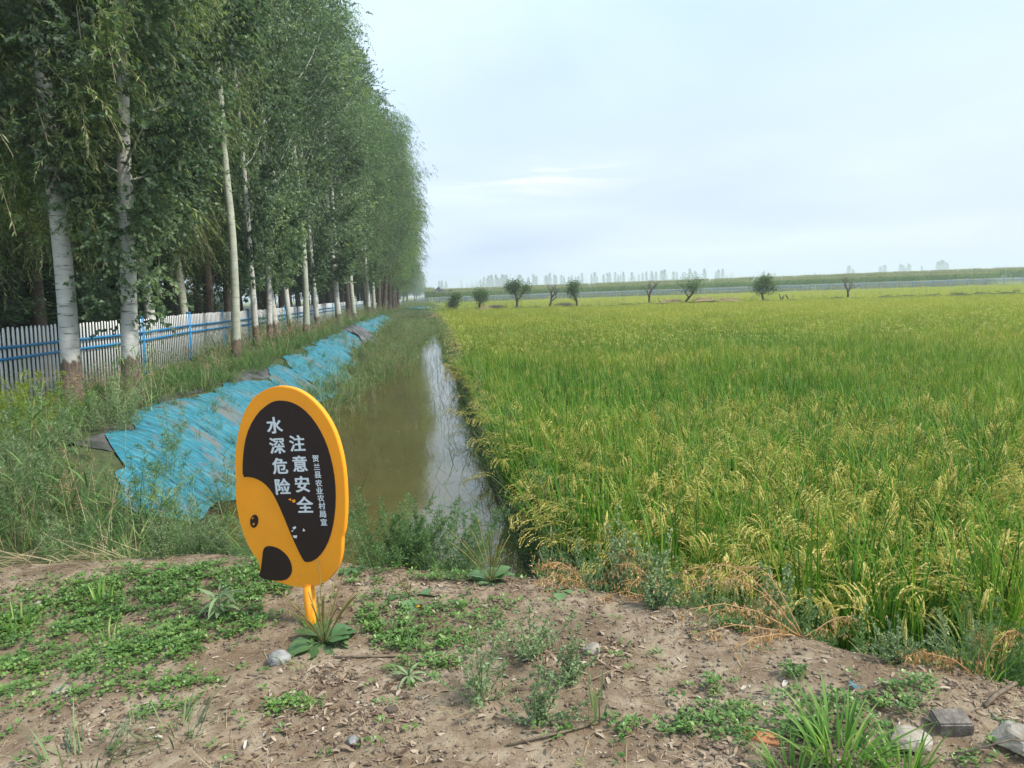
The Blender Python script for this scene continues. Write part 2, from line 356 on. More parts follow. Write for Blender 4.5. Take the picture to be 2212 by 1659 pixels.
M['black_film'] = simple('black_film', (.03, .03, .033), (.14, .13, .13), 3, rough=.35, spec=.5, bstr=.6, obj=False, bdist=.03)
# blue ground sheet
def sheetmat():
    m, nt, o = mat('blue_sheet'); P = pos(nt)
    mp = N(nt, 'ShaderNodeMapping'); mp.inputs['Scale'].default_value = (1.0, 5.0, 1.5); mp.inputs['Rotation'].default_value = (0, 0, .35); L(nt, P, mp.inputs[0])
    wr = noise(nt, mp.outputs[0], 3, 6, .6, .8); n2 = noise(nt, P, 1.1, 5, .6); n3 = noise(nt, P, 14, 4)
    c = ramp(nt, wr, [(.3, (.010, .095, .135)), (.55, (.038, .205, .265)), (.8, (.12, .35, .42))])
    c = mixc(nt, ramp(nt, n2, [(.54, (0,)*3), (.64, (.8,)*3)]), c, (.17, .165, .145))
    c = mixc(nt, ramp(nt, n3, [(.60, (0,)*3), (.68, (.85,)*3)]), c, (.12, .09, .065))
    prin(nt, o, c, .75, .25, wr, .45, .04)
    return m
M['blue_sheet'] = sheetmat()
def groundmat():
    m, nt, o = mat('ground'); P = pos(nt)
    z = attr(nt, 'zone').outputs['Color']; s = N(nt, 'ShaderNodeSeparateColor'); L(nt, z, s.inputs[0])
    n1 = noise(nt, P, 1.3, 6, .6); n2 = noise(nt, P, 11, 6, .65); n3 = noise(nt, P, 70, 5, .7)
    dirt = ramp(nt, n1, [(.3, (.22, .165, .105)), (.5, (.31, .245, .17)), (.7, (.41, .34, .25))])
    dirt = mixc(nt, ramp(nt, n2, [(.40, (.7,)*3), (.58, (0,)*3)]), dirt, (.17, .11, .07))
    dirt = mixc(nt, ramp(nt, n3, [(.60, (0,)*3), (.72, (.7,)*3)]), dirt, (.45, .38, .31))
    dirt = mixc(nt, ramp(nt, n3, [(.28, (.8,)*3), (.40, (0,)*3)]), dirt, (.08, .055, .035))
    n5 = noise(nt, P, 2.6, 4, .7); dirt = mixc(nt, ramp(nt, n5, [(.40, (.6,)*3), (.52, (0,)*3)]), dirt, (.15, .105, .068))
    mud = ramp(nt, n2, [(.3, (.02, .022, .012)), (.7, (.05, .05, .025))])
    grs = ramp(nt, n2, [(.3, (.04, .055, .025)), (.7, (.10, .115, .05))])
    c = mixc(nt, s.outputs[0], dirt, grs); c = mixc(nt, s.outputs[1], c, mud)
    fld = ramp(nt, n1, [(.3, (.13, .17, .045)), (.7, (.21, .24, .06))])
    c = mixc(nt, s.outputs[2], c, fld)
    b = math_(nt, 'ADD', n2, math_(nt, 'MULTIPLY', n3, .6))
    prin(nt, o, c, .9, .12, b, .9, .012)
    return m
M['ground'] = groundmat()
def watermat():
    m, nt, o = mat('water'); P = pos(nt)
    mp = N(nt, 'ShaderNodeMapping'); mp.inputs['Scale'].default_value = (1.2, .5, 1); L(nt, P, mp.inputs[0])
    n = noise(nt, mp.outputs[0], 3.5, 4, .6, .5); n2 = noise(nt, P, .5, 4)
    c = ramp(nt, n2, [(.3, (.075, .062, .018)), (.7, (.105, .088, .028))])
    p = prin(nt, o, c, .04, .5, n, .10, .02); p.inputs['IOR'].default_value = 1.6
    return m
M['water'] = watermat()

# ------------------------------------------------------------------ ground sheet
def axis(segs):
    out_ = []
    for a, b, st in segs:
        n = max(1, int(round((b-a)/st))); out_.append(np.linspace(a, b, n, endpoint=False))
    return np.concatenate(out_+[[segs[-1][1]]])
xs = axis([(-1500, -300, 200), (-300, -40, 20), (-40, -10, 1.2), (-10, -4.5, .14), (-4.5, -3, .06), (-3, 3, .03), (3, 6, .07), (6, 60, .9), (60, 300, 8), (300, 1500, 200)])
ys = axis([(-400, -20, 60), (-20, 1, 1.2), (1, 1.8, .06), (1.8, 5.3, .03), (5.3, 14, .13), (14, 50, .5), (50, 100, .8), (100, 260, 3.5), (260, 500, 20), (500, 1700, 200)])
XX, YY = np.meshgrid(xs, ys, indexing='ij'); ZZ = ground(XX, YY)
nx, ny = XX.shape; ii, jj = np.meshgrid(np.arange(nx-1), np.arange(ny-1), indexing='ij'); k0 = ii*ny+jj
gmb = MB(); gmb.add(np.stack([XX, YY, ZZ], -1).reshape(-1, 3), q=np.stack([k0, k0+ny, k0+ny+1, k0+1], -1).reshape(-1, 4))
go = gmb.obj('ground', M['ground'], smooth=True); tag(go, kind='structure')
dd = (YY-edge(XX)).ravel(); Xr = XX.ravel(); Yr = YY.ravel()
zr = np.zeros((len(Xr), 4), np.float32); zr[:, 3] = 1
zr[:, 0] = np.clip(sm(0, .5, dd)+sm(-2.6, -3.4, Xr)*sm(-1.2, .2, dd)*.6, 0, 1)
zr[:, 1] = sm(.3, .9, dd)*sm(-3.4, -2.6, Xr)*(1-sm(-1.5, 0, Yr-bundY(Xr)))
zr[:, 1] = np.maximum(zr[:, 1], sm(-9, -11, Xr)*.8)
zr[:, 2] = sm(2, 6, Yr-bundY(Xr))*(Xr > 0)+sm(300, 400, Yr)*(Xr <= 0)
ca = go.data.attributes.new('zone', 'FLOAT_COLOR', 'POINT'); ca.data.foreach_set('color', np.clip(zr, 0, 1).ravel())
# water in the ditch
wx = np.linspace(-4.2, 1.6, 10); wy = np.linspace(3.2, 79, 60)
WX, WY = np.meshgrid(wx, wy, indexing='ij'); a, b = WX.shape; i_, j_ = np.meshgrid(np.arange(a-1), np.arange(b-1), indexing='ij'); kk = i_*b+j_
tag(MB().add(np.stack([WX, WY, np.full_like(WX, -.85)], -1).reshape(-1, 3), q=np.stack([kk, kk+b, kk+b+1, kk+1], -1).reshape(-1, 4)).obj('water', M['water']), kind='structure')

# ------------------------------------------------------------------ blue sheets on the ditch bank
def sheet(name, x0f, x1f, y0, y1, m, lift, label, cat, seed, group=None, zamp=.032, stepy=.08, nxs=26):
    ny_ = int((y1-y0)/stepy)+2; yy = np.linspace(y0, y1, ny_); u = np.linspace(0, 1, nxs)
    x0 = np.array([x0f(y) for y in yy])+fbm(yy*.8+seed, yy*0+seed, 4)*.55; x1 = np.array([x1f(y) for y in yy])+fbm(yy*.9+seed*2, yy*0+9, 3)*.35
    X = x0[:, None]*(1-u)+x1[:, None]*u; Y = yy[:, None]+0*u
    X = X+fbm(Y*2, X*2, 2)*.05; Y = Y+fbm(X*1.2+seed, Y*.25, 2)*.35*min(1, (y1-y0)/4)
    wr = (1-np.abs(fbm(X*2.2+Y*1.1+seed, Y*.9-X*.5, 3)*2))**3*zamp
    edgef = np.minimum(1, np.minimum(u, 1-u)*8)[None, :]
    Z = ground(X, Y)+lift+wr*edgef
    i_, j_ = np.meshgrid(np.arange(ny_-1), np.arange(nxs-1), indexing='ij'); k = i_*nxs+j_
    mb = MB(); mb.add(np.stack([X, Y, Z], -1).reshape(-1, 3), q=np.stack([k, k+1, k+nxs+1, k+nxs], -1).reshape(-1, 4))
    o = mb.obj(name, m, smooth=True); tag(o, label, cat, group)
    return o
lt = lambda pts: (lambda y: float(np.interp(y, [p[0] for p in pts], [p[1] for p in pts])))
G = 'blue plastic sheets on the ditch bank'
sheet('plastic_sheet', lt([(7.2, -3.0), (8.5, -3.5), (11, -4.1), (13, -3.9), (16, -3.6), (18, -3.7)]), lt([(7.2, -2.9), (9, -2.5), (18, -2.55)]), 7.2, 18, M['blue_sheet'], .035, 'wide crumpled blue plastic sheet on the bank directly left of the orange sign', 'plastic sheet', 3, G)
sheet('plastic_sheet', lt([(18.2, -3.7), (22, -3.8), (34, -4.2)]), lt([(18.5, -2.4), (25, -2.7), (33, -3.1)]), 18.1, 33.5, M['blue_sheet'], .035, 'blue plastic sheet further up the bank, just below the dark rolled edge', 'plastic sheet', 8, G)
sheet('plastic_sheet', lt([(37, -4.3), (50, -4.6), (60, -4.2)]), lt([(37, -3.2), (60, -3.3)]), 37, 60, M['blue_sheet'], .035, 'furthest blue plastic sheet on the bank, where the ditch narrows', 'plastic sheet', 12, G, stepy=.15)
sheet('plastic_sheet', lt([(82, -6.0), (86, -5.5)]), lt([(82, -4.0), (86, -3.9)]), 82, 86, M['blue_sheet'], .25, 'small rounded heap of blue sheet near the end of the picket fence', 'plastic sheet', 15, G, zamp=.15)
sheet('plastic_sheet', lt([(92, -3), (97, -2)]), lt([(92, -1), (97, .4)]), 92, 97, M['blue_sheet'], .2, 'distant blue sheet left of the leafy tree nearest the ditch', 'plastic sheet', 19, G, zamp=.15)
sheet('film_sheet', lt([(8, -3.8), (12, -4.5), (17, -4.1)]), lt([(8, -3.3), (12, -3.9), (17, -3.5)]), 8.2, 17, M['black_film'], .012, 'weathered black film showing along the upper edge of the near blue sheet', 'plastic film', 23)
sheet('film_sheet', lt([(33, -4.6), (37, -4.9)]), lt([(33, -2.9), (37, -2.8)]), 33.0, 37.2, M['black_film'], .05, 'dark rolled film lying between two blue sheets further up the bank', 'plastic film', 27, zamp=.15)

# ------------------------------------------------------------------ warning sign
S0 = np.array([0, 0, 0.0])
# outlines in metres in the board's own plane (x to the right, z up)
OUT=[(-0.0717, 1.1982), (-0.1099, 1.1923), (-0.1445, 1.181), (-0.2068, 1.1466), (-0.2598, 1.0806), (-0.2997, 0.9944), (-0.3234, 0.9073), (-0.3353, 0.8276), (-0.3404, 0.7635), (-0.3373, 0.7315), (-0.3448, 0.7072), (-0.3502, 0.6586), (-0.3494, 0.602), (-0.3402, 0.5209), (-0.3223, 0.448), (-0.2936, 0.3754), (-0.245, 0.3102), (-0.2595, 0.2351), (-0.1842, 0.2243), (-0.1415, 0.2143), (-0.099, 0.2044), (-0.0392, 0.1971), (0.0253, 0.2024), (0.0992, 0.2278), (0.1441, 0.2667), (0.18, 0.3249), (0.1986, 0.3898), (0.2037, 0.4615), (0.2103, 0.4737), (0.2205, 0.5018), (0.2326, 0.5809), (0.2391, 0.6749), (0.2401, 0.7835), (0.2292, 0.8834), (0.2038, 0.9825), (0.161, 1.0645), (0.1009, 1.1344), (0.0385, 1.1763), (-0.018, 1.1941)]
PANEL=[(-0.0648, 1.1309), (-0.0987, 1.1263), (-0.1338, 1.1102), (-0.1881, 1.0706), (-0.2416, 0.9987), (-0.2725, 0.9237), (-0.2925, 0.8283), (-0.299, 0.7484), (-0.2699, 0.753), (-0.2273, 0.7452), (-0.1844, 0.7231), (-0.1492, 0.6841), (-0.1236, 0.633), (-0.0953, 0.5619), (-0.0676, 0.4826), (-0.0393, 0.4112), (-0.014, 0.3541), (0.0035, 0.3274), (0.0528, 0.3403), (0.1025, 0.3853), (0.1427, 0.455), (0.1704, 0.5394), (0.1884, 0.6422), (0.1916, 0.7437), (0.1819, 0.8365), (0.1591, 0.9285), (0.1238, 1.0049), (0.0792, 1.0659), (0.0327, 1.104), (-0.0153, 1.1247)]
NOSE=[(-0.2083, 0.3997), (-0.1774, 0.4051), (-0.135, 0.3948), (-0.0985, 0.368), (-0.0756, 0.3325), (-0.0689, 0.288), (-0.0819, 0.2546), (-0.1142, 0.2298), (-0.1841, 0.2252), (-0.2586, 0.236), (-0.24, 0.2874), (-0.2279, 0.3456), (-0.2215, 0.3787)]
EYE_P=[(-0.2335, 0.5288), (-0.2374, 0.5157), (-0.2442, 0.5043), (-0.2528, 0.4966), (-0.2619, 0.4937), (-0.2702, 0.496), (-0.2764, 0.5031), (-0.2795, 0.5141), (-0.279, 0.5272), (-0.2751, 0.5404), (-0.2683, 0.5517), (-0.2597, 0.5593), (-0.2506, 0.5622), (-0.2423, 0.5599), (-0.2362, 0.5528), (-0.2331, 0.5419)]
CHIPS=[[(-0.0506, 0.5033), (-0.0355, 0.5111), (-0.0302, 0.5033), (-0.0429, 0.4932)], [(-0.0588, 0.4869), (-0.0473, 0.4922), (-0.0507, 0.4816)], [(-0.0522, 0.4631), (-0.0282, 0.4648), (-0.0328, 0.4502), (-0.0462, 0.4528)], [(0.0024, 0.4869), (0.0086, 0.5016), (0.0161, 0.4891)]]
OCHIPS=[[(-0.0613, 0.6444), (-0.0471, 0.6511), (-0.0448, 0.6385)], [(-0.0411, 0.6418), (-0.0272, 0.647), (-0.0232, 0.6328), (-0.0371, 0.6292)]]
BIG=[('水', -0.1036, 1.0097, 0.082), ('深', -0.0977, 0.9101, 0.081), ('危', -0.0917, 0.8098, 0.082), ('险', -0.0849, 0.708, 0.083), ('注', 0.0084, 0.923, 0.081), ('意', 0.0146, 0.8235, 0.081), ('安', 0.0201, 0.7225, 0.082), ('全', 0.0256, 0.6216, 0.084)]
SMALL=[('贺', 0.0982, 0.8506, 0.033), ('兰', 0.1026, 0.8103, 0.033), ('县', 0.1046, 0.7706, 0.033), ('农', 0.1065, 0.73, 0.033), ('业', 0.1079, 0.6933, 0.033), ('农', 0.1117, 0.6557, 0.033), ('村', 0.1147, 0.618, 0.033), ('局', 0.1158, 0.577, 0.033), ('宣', 0.1188, 0.5375, 0.033)]
import bmesh
sign = empty('warning_sign', (-.655, 3.45, 0), 'orange and dark brown oval water warning sign on an orange post', 'warning sign', rz=-radians(19))
def smooth_poly(P, it=2):
    P = np.array(P, float)
    for _ in range(it): Q = np.roll(P, -1, 0); P = np.stack([P*.75+Q*.25, P*.25+Q*.75], 1).reshape(-1, 2)
    return P
def plate(name, P, y0, y1, m, it=2, bev=0, par=sign):
    """flat board between depths y0 (front, towards the viewer) and y1"""
    P = smooth_poly(P, it) if it else np.array(P); bm = bmesh.new()
    f = bm.faces.new([bm.verts.new((x, y0, z)) for x, z in P])
    r = bmesh.ops.extrude_face_region(bm, geom=[f]); vs = [v for v in r['geom'] if isinstance(v, bmesh.types.BMVert)]
    for v in vs: v.co.y = y1
    bmesh.ops.recalc_face_normals(bm, faces=bm.faces)
    if bev:
        es = [e for e in bm.edges if abs(e.verts[0].co.y-e.verts[1].co.y) < 1e-6]
        bmesh.ops.bevel(bm, geom=es, offset=bev, segments=2, affect='EDGES')
    bmesh.ops.triangulate(bm, faces=[f_ for f_ in bm.faces if len(f_.verts) > 4])
    me = bpy.data.meshes.new(name); bm.to_mesh(me); bm.free(); me.materials.append(m)
    o = bpy.data.objects.new(name, me); C.objects.link(o); o.parent = par
    return o
plate('board', OUT, -.018, .018, M['orange_paint'], 2, .0025)
plate('dark_panel', PANEL, -.0205, -.0188, M['brown_paint'], 1)
plate('nose_patch', NOSE, -.0205, -.0188, M['brown_paint'], 1)
ey = plate('eye_patch', EYE_P, -.0205, -.0188, M['brown_paint'], 1)
for ch in CHIPS: plate('paint_chip', ch, -.0222, -.0208, M['letter_white'], 0)
for ch in OCHIPS: plate('paint_chip', ch, -.0222, -.0208, M['orange_paint'], 0)
for q in ([(-.268, .545), (-.256, .548), (-.262, .538)], [(-.266, .515), (-.254, .52), (-.259, .507)]): plate('paint_chip', q, -.0222, -.0208, M['orange_paint'], 0, par=ey) if False else plate('paint_chip', q, -.0222, -.0208, M['orange_paint'], 0)
pm = MB(); P4 = []
for z, hw in ((-.25, .021), (.215, .021)):
    cx_ = .0005
    P4 += [(cx_-hw, -.020+.002, z), (cx_+hw, -.020+.002, z), (cx_+hw, .024, z), (cx_-hw, .024, z)]
pm.add(P4, q=[[0,3,2,1],[4,5,6,7],[0,1,5,4],[1,2,6,5],[2,3,7,6],[3,0,4,7]]); pm.obj('post', M['orange_paint'], sign)
def glyph(ch, x, z, h, rot, bold):
    cu = bpy.data.curves.new('glyph', 'FONT'); cu.body = ch; cu.size = 1.0; cu.offset = bold; cu.extrude = 0; cu.resolution_u = 4
    ob = bpy.data.objects.new('glyph', cu); C.objects.link(ob); bpy.context.view_layer.update()
    me = bpy.data.meshes.new_from_object(ob); bpy.data.objects.remove(ob); bpy.data.curves.remove(cu)
    n = len(me.vertices); v = np.zeros(n*3); me.vertices.foreach_get('co', v); v = v.reshape(-1, 3)
    t = [tuple(p.vertices) for p in me.polygons]; bpy.data.meshes.remove(me)
    c = (v.max(0)+v.min(0))/2; sc = h/max(np.ptp(v[:, 1]), np.ptp(v[:, 0])*.95); v = (v-c)*sc
    X_ = v[:, 0]*cos(rot)-v[:, 1]*sin(rot)+x; Z_ = v[:, 0]*sin(rot)+v[:, 1]*cos(rot)+z
    return np.stack([X_, np.full(n, -.0216), Z_], -1), t
for nm, chars, hsc in (('lettering', BIG[:4], .97), ('lettering', BIG[4:], .97), ('lettering', SMALL, .84)):
    for c_, x_, z_, h_ in chars:
        mb = MB()
        hh_ = h_*hsc if h_ > .05 else h_*1.02
        if c_ == '\u5170': hh_ *= .92
        v_, t_ = glyph(c_, x_, z_, hh_, radians(2.5), .012)
        for p_ in t_:
            pass
        tri = [p_ for p_ in t_ if len(p_) == 3]; qd = [p_ for p_ in t_ if len(p_) == 4]
        for q_, (dx_, dz_) in enumerate(((0, 0), (.022, 0), (-.022, 0), (0, .014))): mb.add(v_+np.array([dx_*h_, -.00012*q_, dz_*h_]), q=qd or None, t=tri or None)
        mb.obj('letter', M['letter_white'], sign)
# ------------------------------------------------------------------ picket fences
def fence(name, p0, p1, label, panel_mesh=None, sp=3.05, Hh=1.36, nbay=None, tilt=0.0, zoff=0.0, lod=False):
    p0 = np.array(p0, float); p1 = np.array(p1, float); Lh = np.linalg.norm(p1-p0); d = (p1-p0)/Lh; n = int(Lh/sp); sp = Lh/n
    root = empty(name, (p0[0], p0[1], 0), label, 'fence')
    ang = math.atan2(d[1], d[0])
    pk = MB(); npk = int(sp/.12)
    for i in range(npk):
        x = (i+.5)*sp/npk
        if abs(x) < .06 or abs(x-sp) < .06: continue
        w_, t_ = .042, .016; v = []
        hh = Hh+random.uniform(-.012, .012); dx = random.uniform(-.006, .006)
        z0 = -.12; pts = [(-w_/2, z0), (w_/2, z0), (w_/2, hh-.06), (w_*.2, hh-.005), (-w_*.2, hh-.005), (-w_/2, hh-.06)]
        f = [(x+dx+a_, -t_/2, b_) for a_, b_ in pts]; bk = [(x+dx+a_, t_/2, b_) for a_, b_ in pts]
        pk.add(f+bk, q=[[0,1,2,5],[5,2,3,4],[6,11,8,7],[11,10,9,8],[0,6,7,1],[1,7,8,2],[2,8,9,3],[3,9,10,4],[4,10,11,5],[5,11,6,0]], r=random.random())
    rl = []
    for z, th in ((Hh-.30, .042), (Hh-.47, .042), (.10, .045)):
        r_ = MB(); box(r_, (sp/2, -.032, z), (sp-.09, .032, th)); rl.append(r_.mesh('rail', [M['blue_paint']]))
    ps = MB(); box(ps, (0, 0, Hh/2-.1), (.085, .085, Hh+.24)); box(ps, (0, 0, Hh+.035), (.095, .095, .03)); psm = ps.mesh('post', [M['blue_paint']])
    pkm = pk.mesh('picket_panel', [M['white_pvc']])
    rr = random.Random(5)
    for i in range(n+1):
        q = p0+d*sp*i; z = gz(q[0], q[1])+zoff; tl = tilt+rr.uniform(-.01, .01)
        pit = 0.0
        def put(nm, me, par=None):
            o = bpy.data.objects.new(nm, me); C.objects.link(o); o.parent = root
            mm = Matrix.Translation((q[0]-p0[0], q[1]-p0[1], z)) @ Matrix.Rotation(tl, 4, 'Y') @ Matrix.Rotation(ang, 4, 'Z') @ Matrix.Rotation(-pit, 4, 'Y')
            o.matrix_basis = mm
            return o
        put('post', psm)
        if i < n:
            q2 = p0+d*sp*(i+1); dz = gz(q2[0], q2[1])+zoff-z
            for nm, me in [('picket_panel', pkm)]+[('rail', r_) for r_ in rl]:
                pit = math.atan2(dz, sp); put(nm, me)
    return root
fence('picket_fence', (-6.35, 4.15), (-5.9, 158), 'white picket fence with blue posts and rails under the tall trees', tilt=radians(2.0), zoff=-.14)
fence('picket_fence', (-3, fenceY(-3)), (150, fenceY(150)), 'far low blue and white fence running across below the corn field', tilt=0)

# ------------------------------------------------------------------ trees
def limb_set(rng, H, z0, z1, n, Rf, rise, seg=6, trunkx=None):
    zs = np.sort(rng.uniform(z0, z1, n)); out_ = []
    for i, z in enumerate(zs):
        az = i*2.4+rng.uniform(-.5, .5); R = Rf((z-z0)/(H-z0))*rng.uniform(.75, 1.15)
        tz = (z-z0)/(H-z0)
        up = rise*rng.uniform(.7, 1.3)*(1-.3*tz)
        t = np.linspace(0, 1, seg)
        r = R*t**.85; h = R*up*t**1.25
        x = r*np.cos(az+.25*t); y = r*np.sin(az+.25*t)
        c = np.array([np.interp(z, trunkx[:, 2], trunkx[:, 0]), np.interp(z, trunkx[:, 2], trunkx[:, 1])]) if trunkx is not None else np.zeros(2)
        out_.append(np.stack([x+c[0], y+c[1], z+np.minimum(h, H*1.02-z)], -1))
    return np.array(out_)
def crown(mb, rng, limbs, nspray, per, slen, droop, lL, lW, outw=.7, wide=.42, jit=.35, tmin=.25, m=0, hexa=False, stem=False, downleaf=.3, side=.75, rb=0.0):
    li = rng.randint(0, len(limbs), nspray); seg = limbs.shape[1]-1
    t = rng.uniform(tmin, 1.0, nspray)**.8*seg; k = np.minimum(t.astype(int), seg-1); f = (t-k)[:, None]
    P = limbs[li, k]*(1-f)+limbs[li, k+1]*f
    P = P+rng.normal(size=P.shape)*jit
    o = limbs[li, -1]-limbs[li, 0]; o[:, 2] *= .4; o = nrm(o)
    d = nrm(o*outw+rng.normal(size=P.shape)*.55+np.array([0, 0, .15]))
    sl = slen*rng.uniform(.6, 1.4, nspray)
    cr = rng.rand(nspray)
    s = (np.arange(per)+.5)/per
    dd_ = np.array([0, 0, -1.0])
    Q = P[:, None]+d[:, None]*(s[None, :, None]*sl[:, None, None])+dd_*droop*(s[None, :, None]**2)*sl[:, None, None]
    tg = nrm(d[:, None]+dd_*2*droop*s[None, :, None])
    sd_ = rng.normal(size=Q.shape); ld = nrm(tg*.7+nrm(sd_)*side+dd_*downleaf)
    lr_ = rng.rand(len(limbs))[li]; rn = np.clip(lr_[:, None]*.38+cr[:, None]*.42+rng.rand(nspray, per)*.2+rb, 0, 1)
    leaves(mb, rng, Q.reshape(-1, 3), ld.reshape(-1, 3), lL*rng.uniform(.7, 1.2, nspray*per), lW*rng.uniform(.8, 1.2, nspray*per), m=m, rnd=rn.ravel(), wide=wide, hexa=hexa)
    if stem:
        blades_q = np.stack([P, P+d*sl[:, None]*.5+dd_*droop*.25*sl[:, None], P+d*sl[:, None]+dd_*droop*sl[:, None]], 1)
        wv = nrm(np.cross(d, dd_))*.004
        v = np.stack([blades_q+wv[:, None], blades_q-wv[:, None]], 2).reshape(nspray, 6, 3)
        k2 = np.arange(nspray)[:, None]*6
        mb.add(v.reshape(-1, 3), q=np.concatenate([k2+np.array([[0,1,3,2]]), k2+np.array([[2,3,5,4]])], 0), m=1)
def trunk_path(rng, H, wob=.12, n=12, lean=(0, 0)):
    t = np.linspace(0, 1, n); x = np.cumsum(rng.normal(size=n)*wob); y = np.cumsum(rng.normal(size=n)*wob)
    x -= x[0]; y -= y[0]
    return np.stack([x*t**.5+lean[0]*t*H, y*t**.5+lean[1]*t*H, t*H], -1)
def trunk_mesh(rng, path, r0, barkm, limbs, lr=.022, sides=12):
    mb = MB(); n = len(path); t = np.linspace(0, 1, n)
    # dense resample near the base, with root flare
    tt = np.concatenate([np.linspace(0, .12, 9)[:-1], np.linspace(.12, 1, 22)])
    P = np.stack([np.interp(tt, t, path[:, i]) for i in range(3)], -1)
    rad = r0*(1-.82*tt**.9)*(1+.35*np.exp(-tt*60))
    P[0, 2] -= .25
    tube(mb, P, rad, sides, bump=.07)
    for l in limbs:
        Ll = np.linalg.norm(l[-1]-l[0]); r = np.clip(lr*Ll*.5, .008, r0*.45)
        tube(mb, l, r*(1-.85*np.linspace(0, 1, len(l))), 5, cap=False)
    return mb.mesh('trunk', [barkm], smooth=True)
VAR = {}
def make_variant(key, seed, H, r0, z0, Rf, nl, rise, barkm, leafm, nspray, per, slen, droop, lL, lW, lean=(0, 0), wide=.42, low=None, jit=.35, wob=.12, hexa=False, stem=False, tmin=.25, limbr=.022, sprays=0):
    rng = np.random.RandomState(seed)
    path = trunk_path(rng, H*.97, wob, lean=lean)
    limbs = limb_set(rng, H, z0, H*.93, nl, Rf, rise, trunkx=path)
    mb = MB(); crown(mb, rng, limbs, nspray, per, slen, droop, lL, lW, wide=wide, jit=jit, hexa=hexa, stem=stem, tmin=tmin)
    if low:   # short leafy shoots along the trunk: (from, to, radius, count)
        for a_, b_, R_, n_ in low:
            l2 = limb_set(rng, b_+R_, a_, b_, 14, lambda t: R_, 1.2, trunkx=path)
            crown(mb, rng, l2, n_, per, slen*.7, droop, lL, lW, wide=wide, jit=.15, hexa=hexa, stem=stem)
    if sprays: crown(mb, rng, limbs, sprays, 20, 1.0, .75, .125, .019, outw=.9, jit=.25, tmin=.55, stem=True, downleaf=.45, side=.6, rb=.22)
    VAR[key] = (trunk_mesh(rng, path, r0, barkm, limbs, limbr), mb.mesh('crown', [leafm, M['twig']]))
def plant_tree(key, x, y, s, rz, label, cat='tree', group='tall trees of the shelter belt', name='tree', z=None, sz=None, tilt=None):
    o = empty(name, (x, y, gz(x, y) if z is None else z), label, cat, group, rz)
    o.scale = (s, s, sz or s)
    if tilt: o.rotation_euler = (Matrix.Rotation(tilt[0], 3, 'Y') @ Matrix.Rotation(tilt[1], 3, 'X') @ Matrix.Rotation(rz, 3, 'Z')).to_euler()
    for nm, me in (('trunk', VAR[key][0]), ('crown', VAR[key][1])):
        c = bpy.data.objects.new(nm, me); C.objects.link(c); c.parent = o
    return o
colm = lambda R: (lambda t: R*(.55+.9*np.clip(t, 0, 1))*np.clip(1.15-t, .1, 1)**.6 if t < .55 else R*1.05*np.clip(1.12-t, .08, 1)**.75)
rnd_ = lambda R: (lambda t: R*np.clip(np.sin(pi*np.clip(t*.85+.15, 0, 1)), .15, 1))
# near hi-resolution trees
make_variant('nearA', 11, 14, .14, 3.0, colm(2.2), 34, .8, M['white_bark'], M['willow_leaf'], 1800, 12, .42, .75, .09, .019, sprays=500, low=[(2.1, 7.5, 1.6, 3000), (1.7, 6.5, .6, 500)], stem=True, lean=(0, 0), wob=.05)
make_variant('nearB', 12, 14, .125, 3.0, colm(2.0), 34, .9, M['white_bark'], M['poplar_leaf'], 1500, 10, .35, .5, .075, .055, low=[(2.2, 7.5, 1.5, 1900), (1.2, 4.2, .55, 620)], stem=True, wob=.05)
make_variant('nearW', 13, 14, .16, 1.7, rnd_(4.4), 56, .62, M['brown_bark'], M['willow_leaf'], 7000, 13, .6, 1.0, .12, .024, stem=True, wob=.1, tmin=.15, sprays=2200)
make_variant('bare', 17, 20, .125, 7.6, colm(2.1), 44, 1.4, M['green_bark'], M['poplar_leaf'], 2400, 9, .4, .3, .105, .09, wob=.11, low=[(5.6, 6.4, .35, 60)])
# middle distance
for i in range(3):
    make_variant('pop%d' % i, 30+i, 19, .135, 3.6, colm(2.1), 52, 1.35, [M['white_bark'], M['green_bark'], M['white_bark']][i], M['poplar_leaf'], 2500, 9, .4, .3, .105, .09, wob=.10, low=[(2.2, 8, 1.4, 900), (1.5, 4, .8, 300)] if i != 1 else [(6, 9, 1.2, 400)])
for i in range(3):
    make_variant('wil%d' % i, 40+i, 16.5, .2, 2.0, lambda t: 3.7*(.75+.25*np.sin(pi*t))*np.clip(1.15-t, .1, 1)**.6, 58, .85, M['brown_bark'], [M['willow_leaf'], M['poplar_leaf'], M['willow_leaf']][i], 3600, 10, .65, .85, .16, .045, wob=.14, tmin=.2)
for i in range(2):
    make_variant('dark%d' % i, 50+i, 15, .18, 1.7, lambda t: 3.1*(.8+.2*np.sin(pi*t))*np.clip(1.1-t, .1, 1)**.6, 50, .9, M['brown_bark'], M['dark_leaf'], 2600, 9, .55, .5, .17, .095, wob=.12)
rt = random.Random(21)
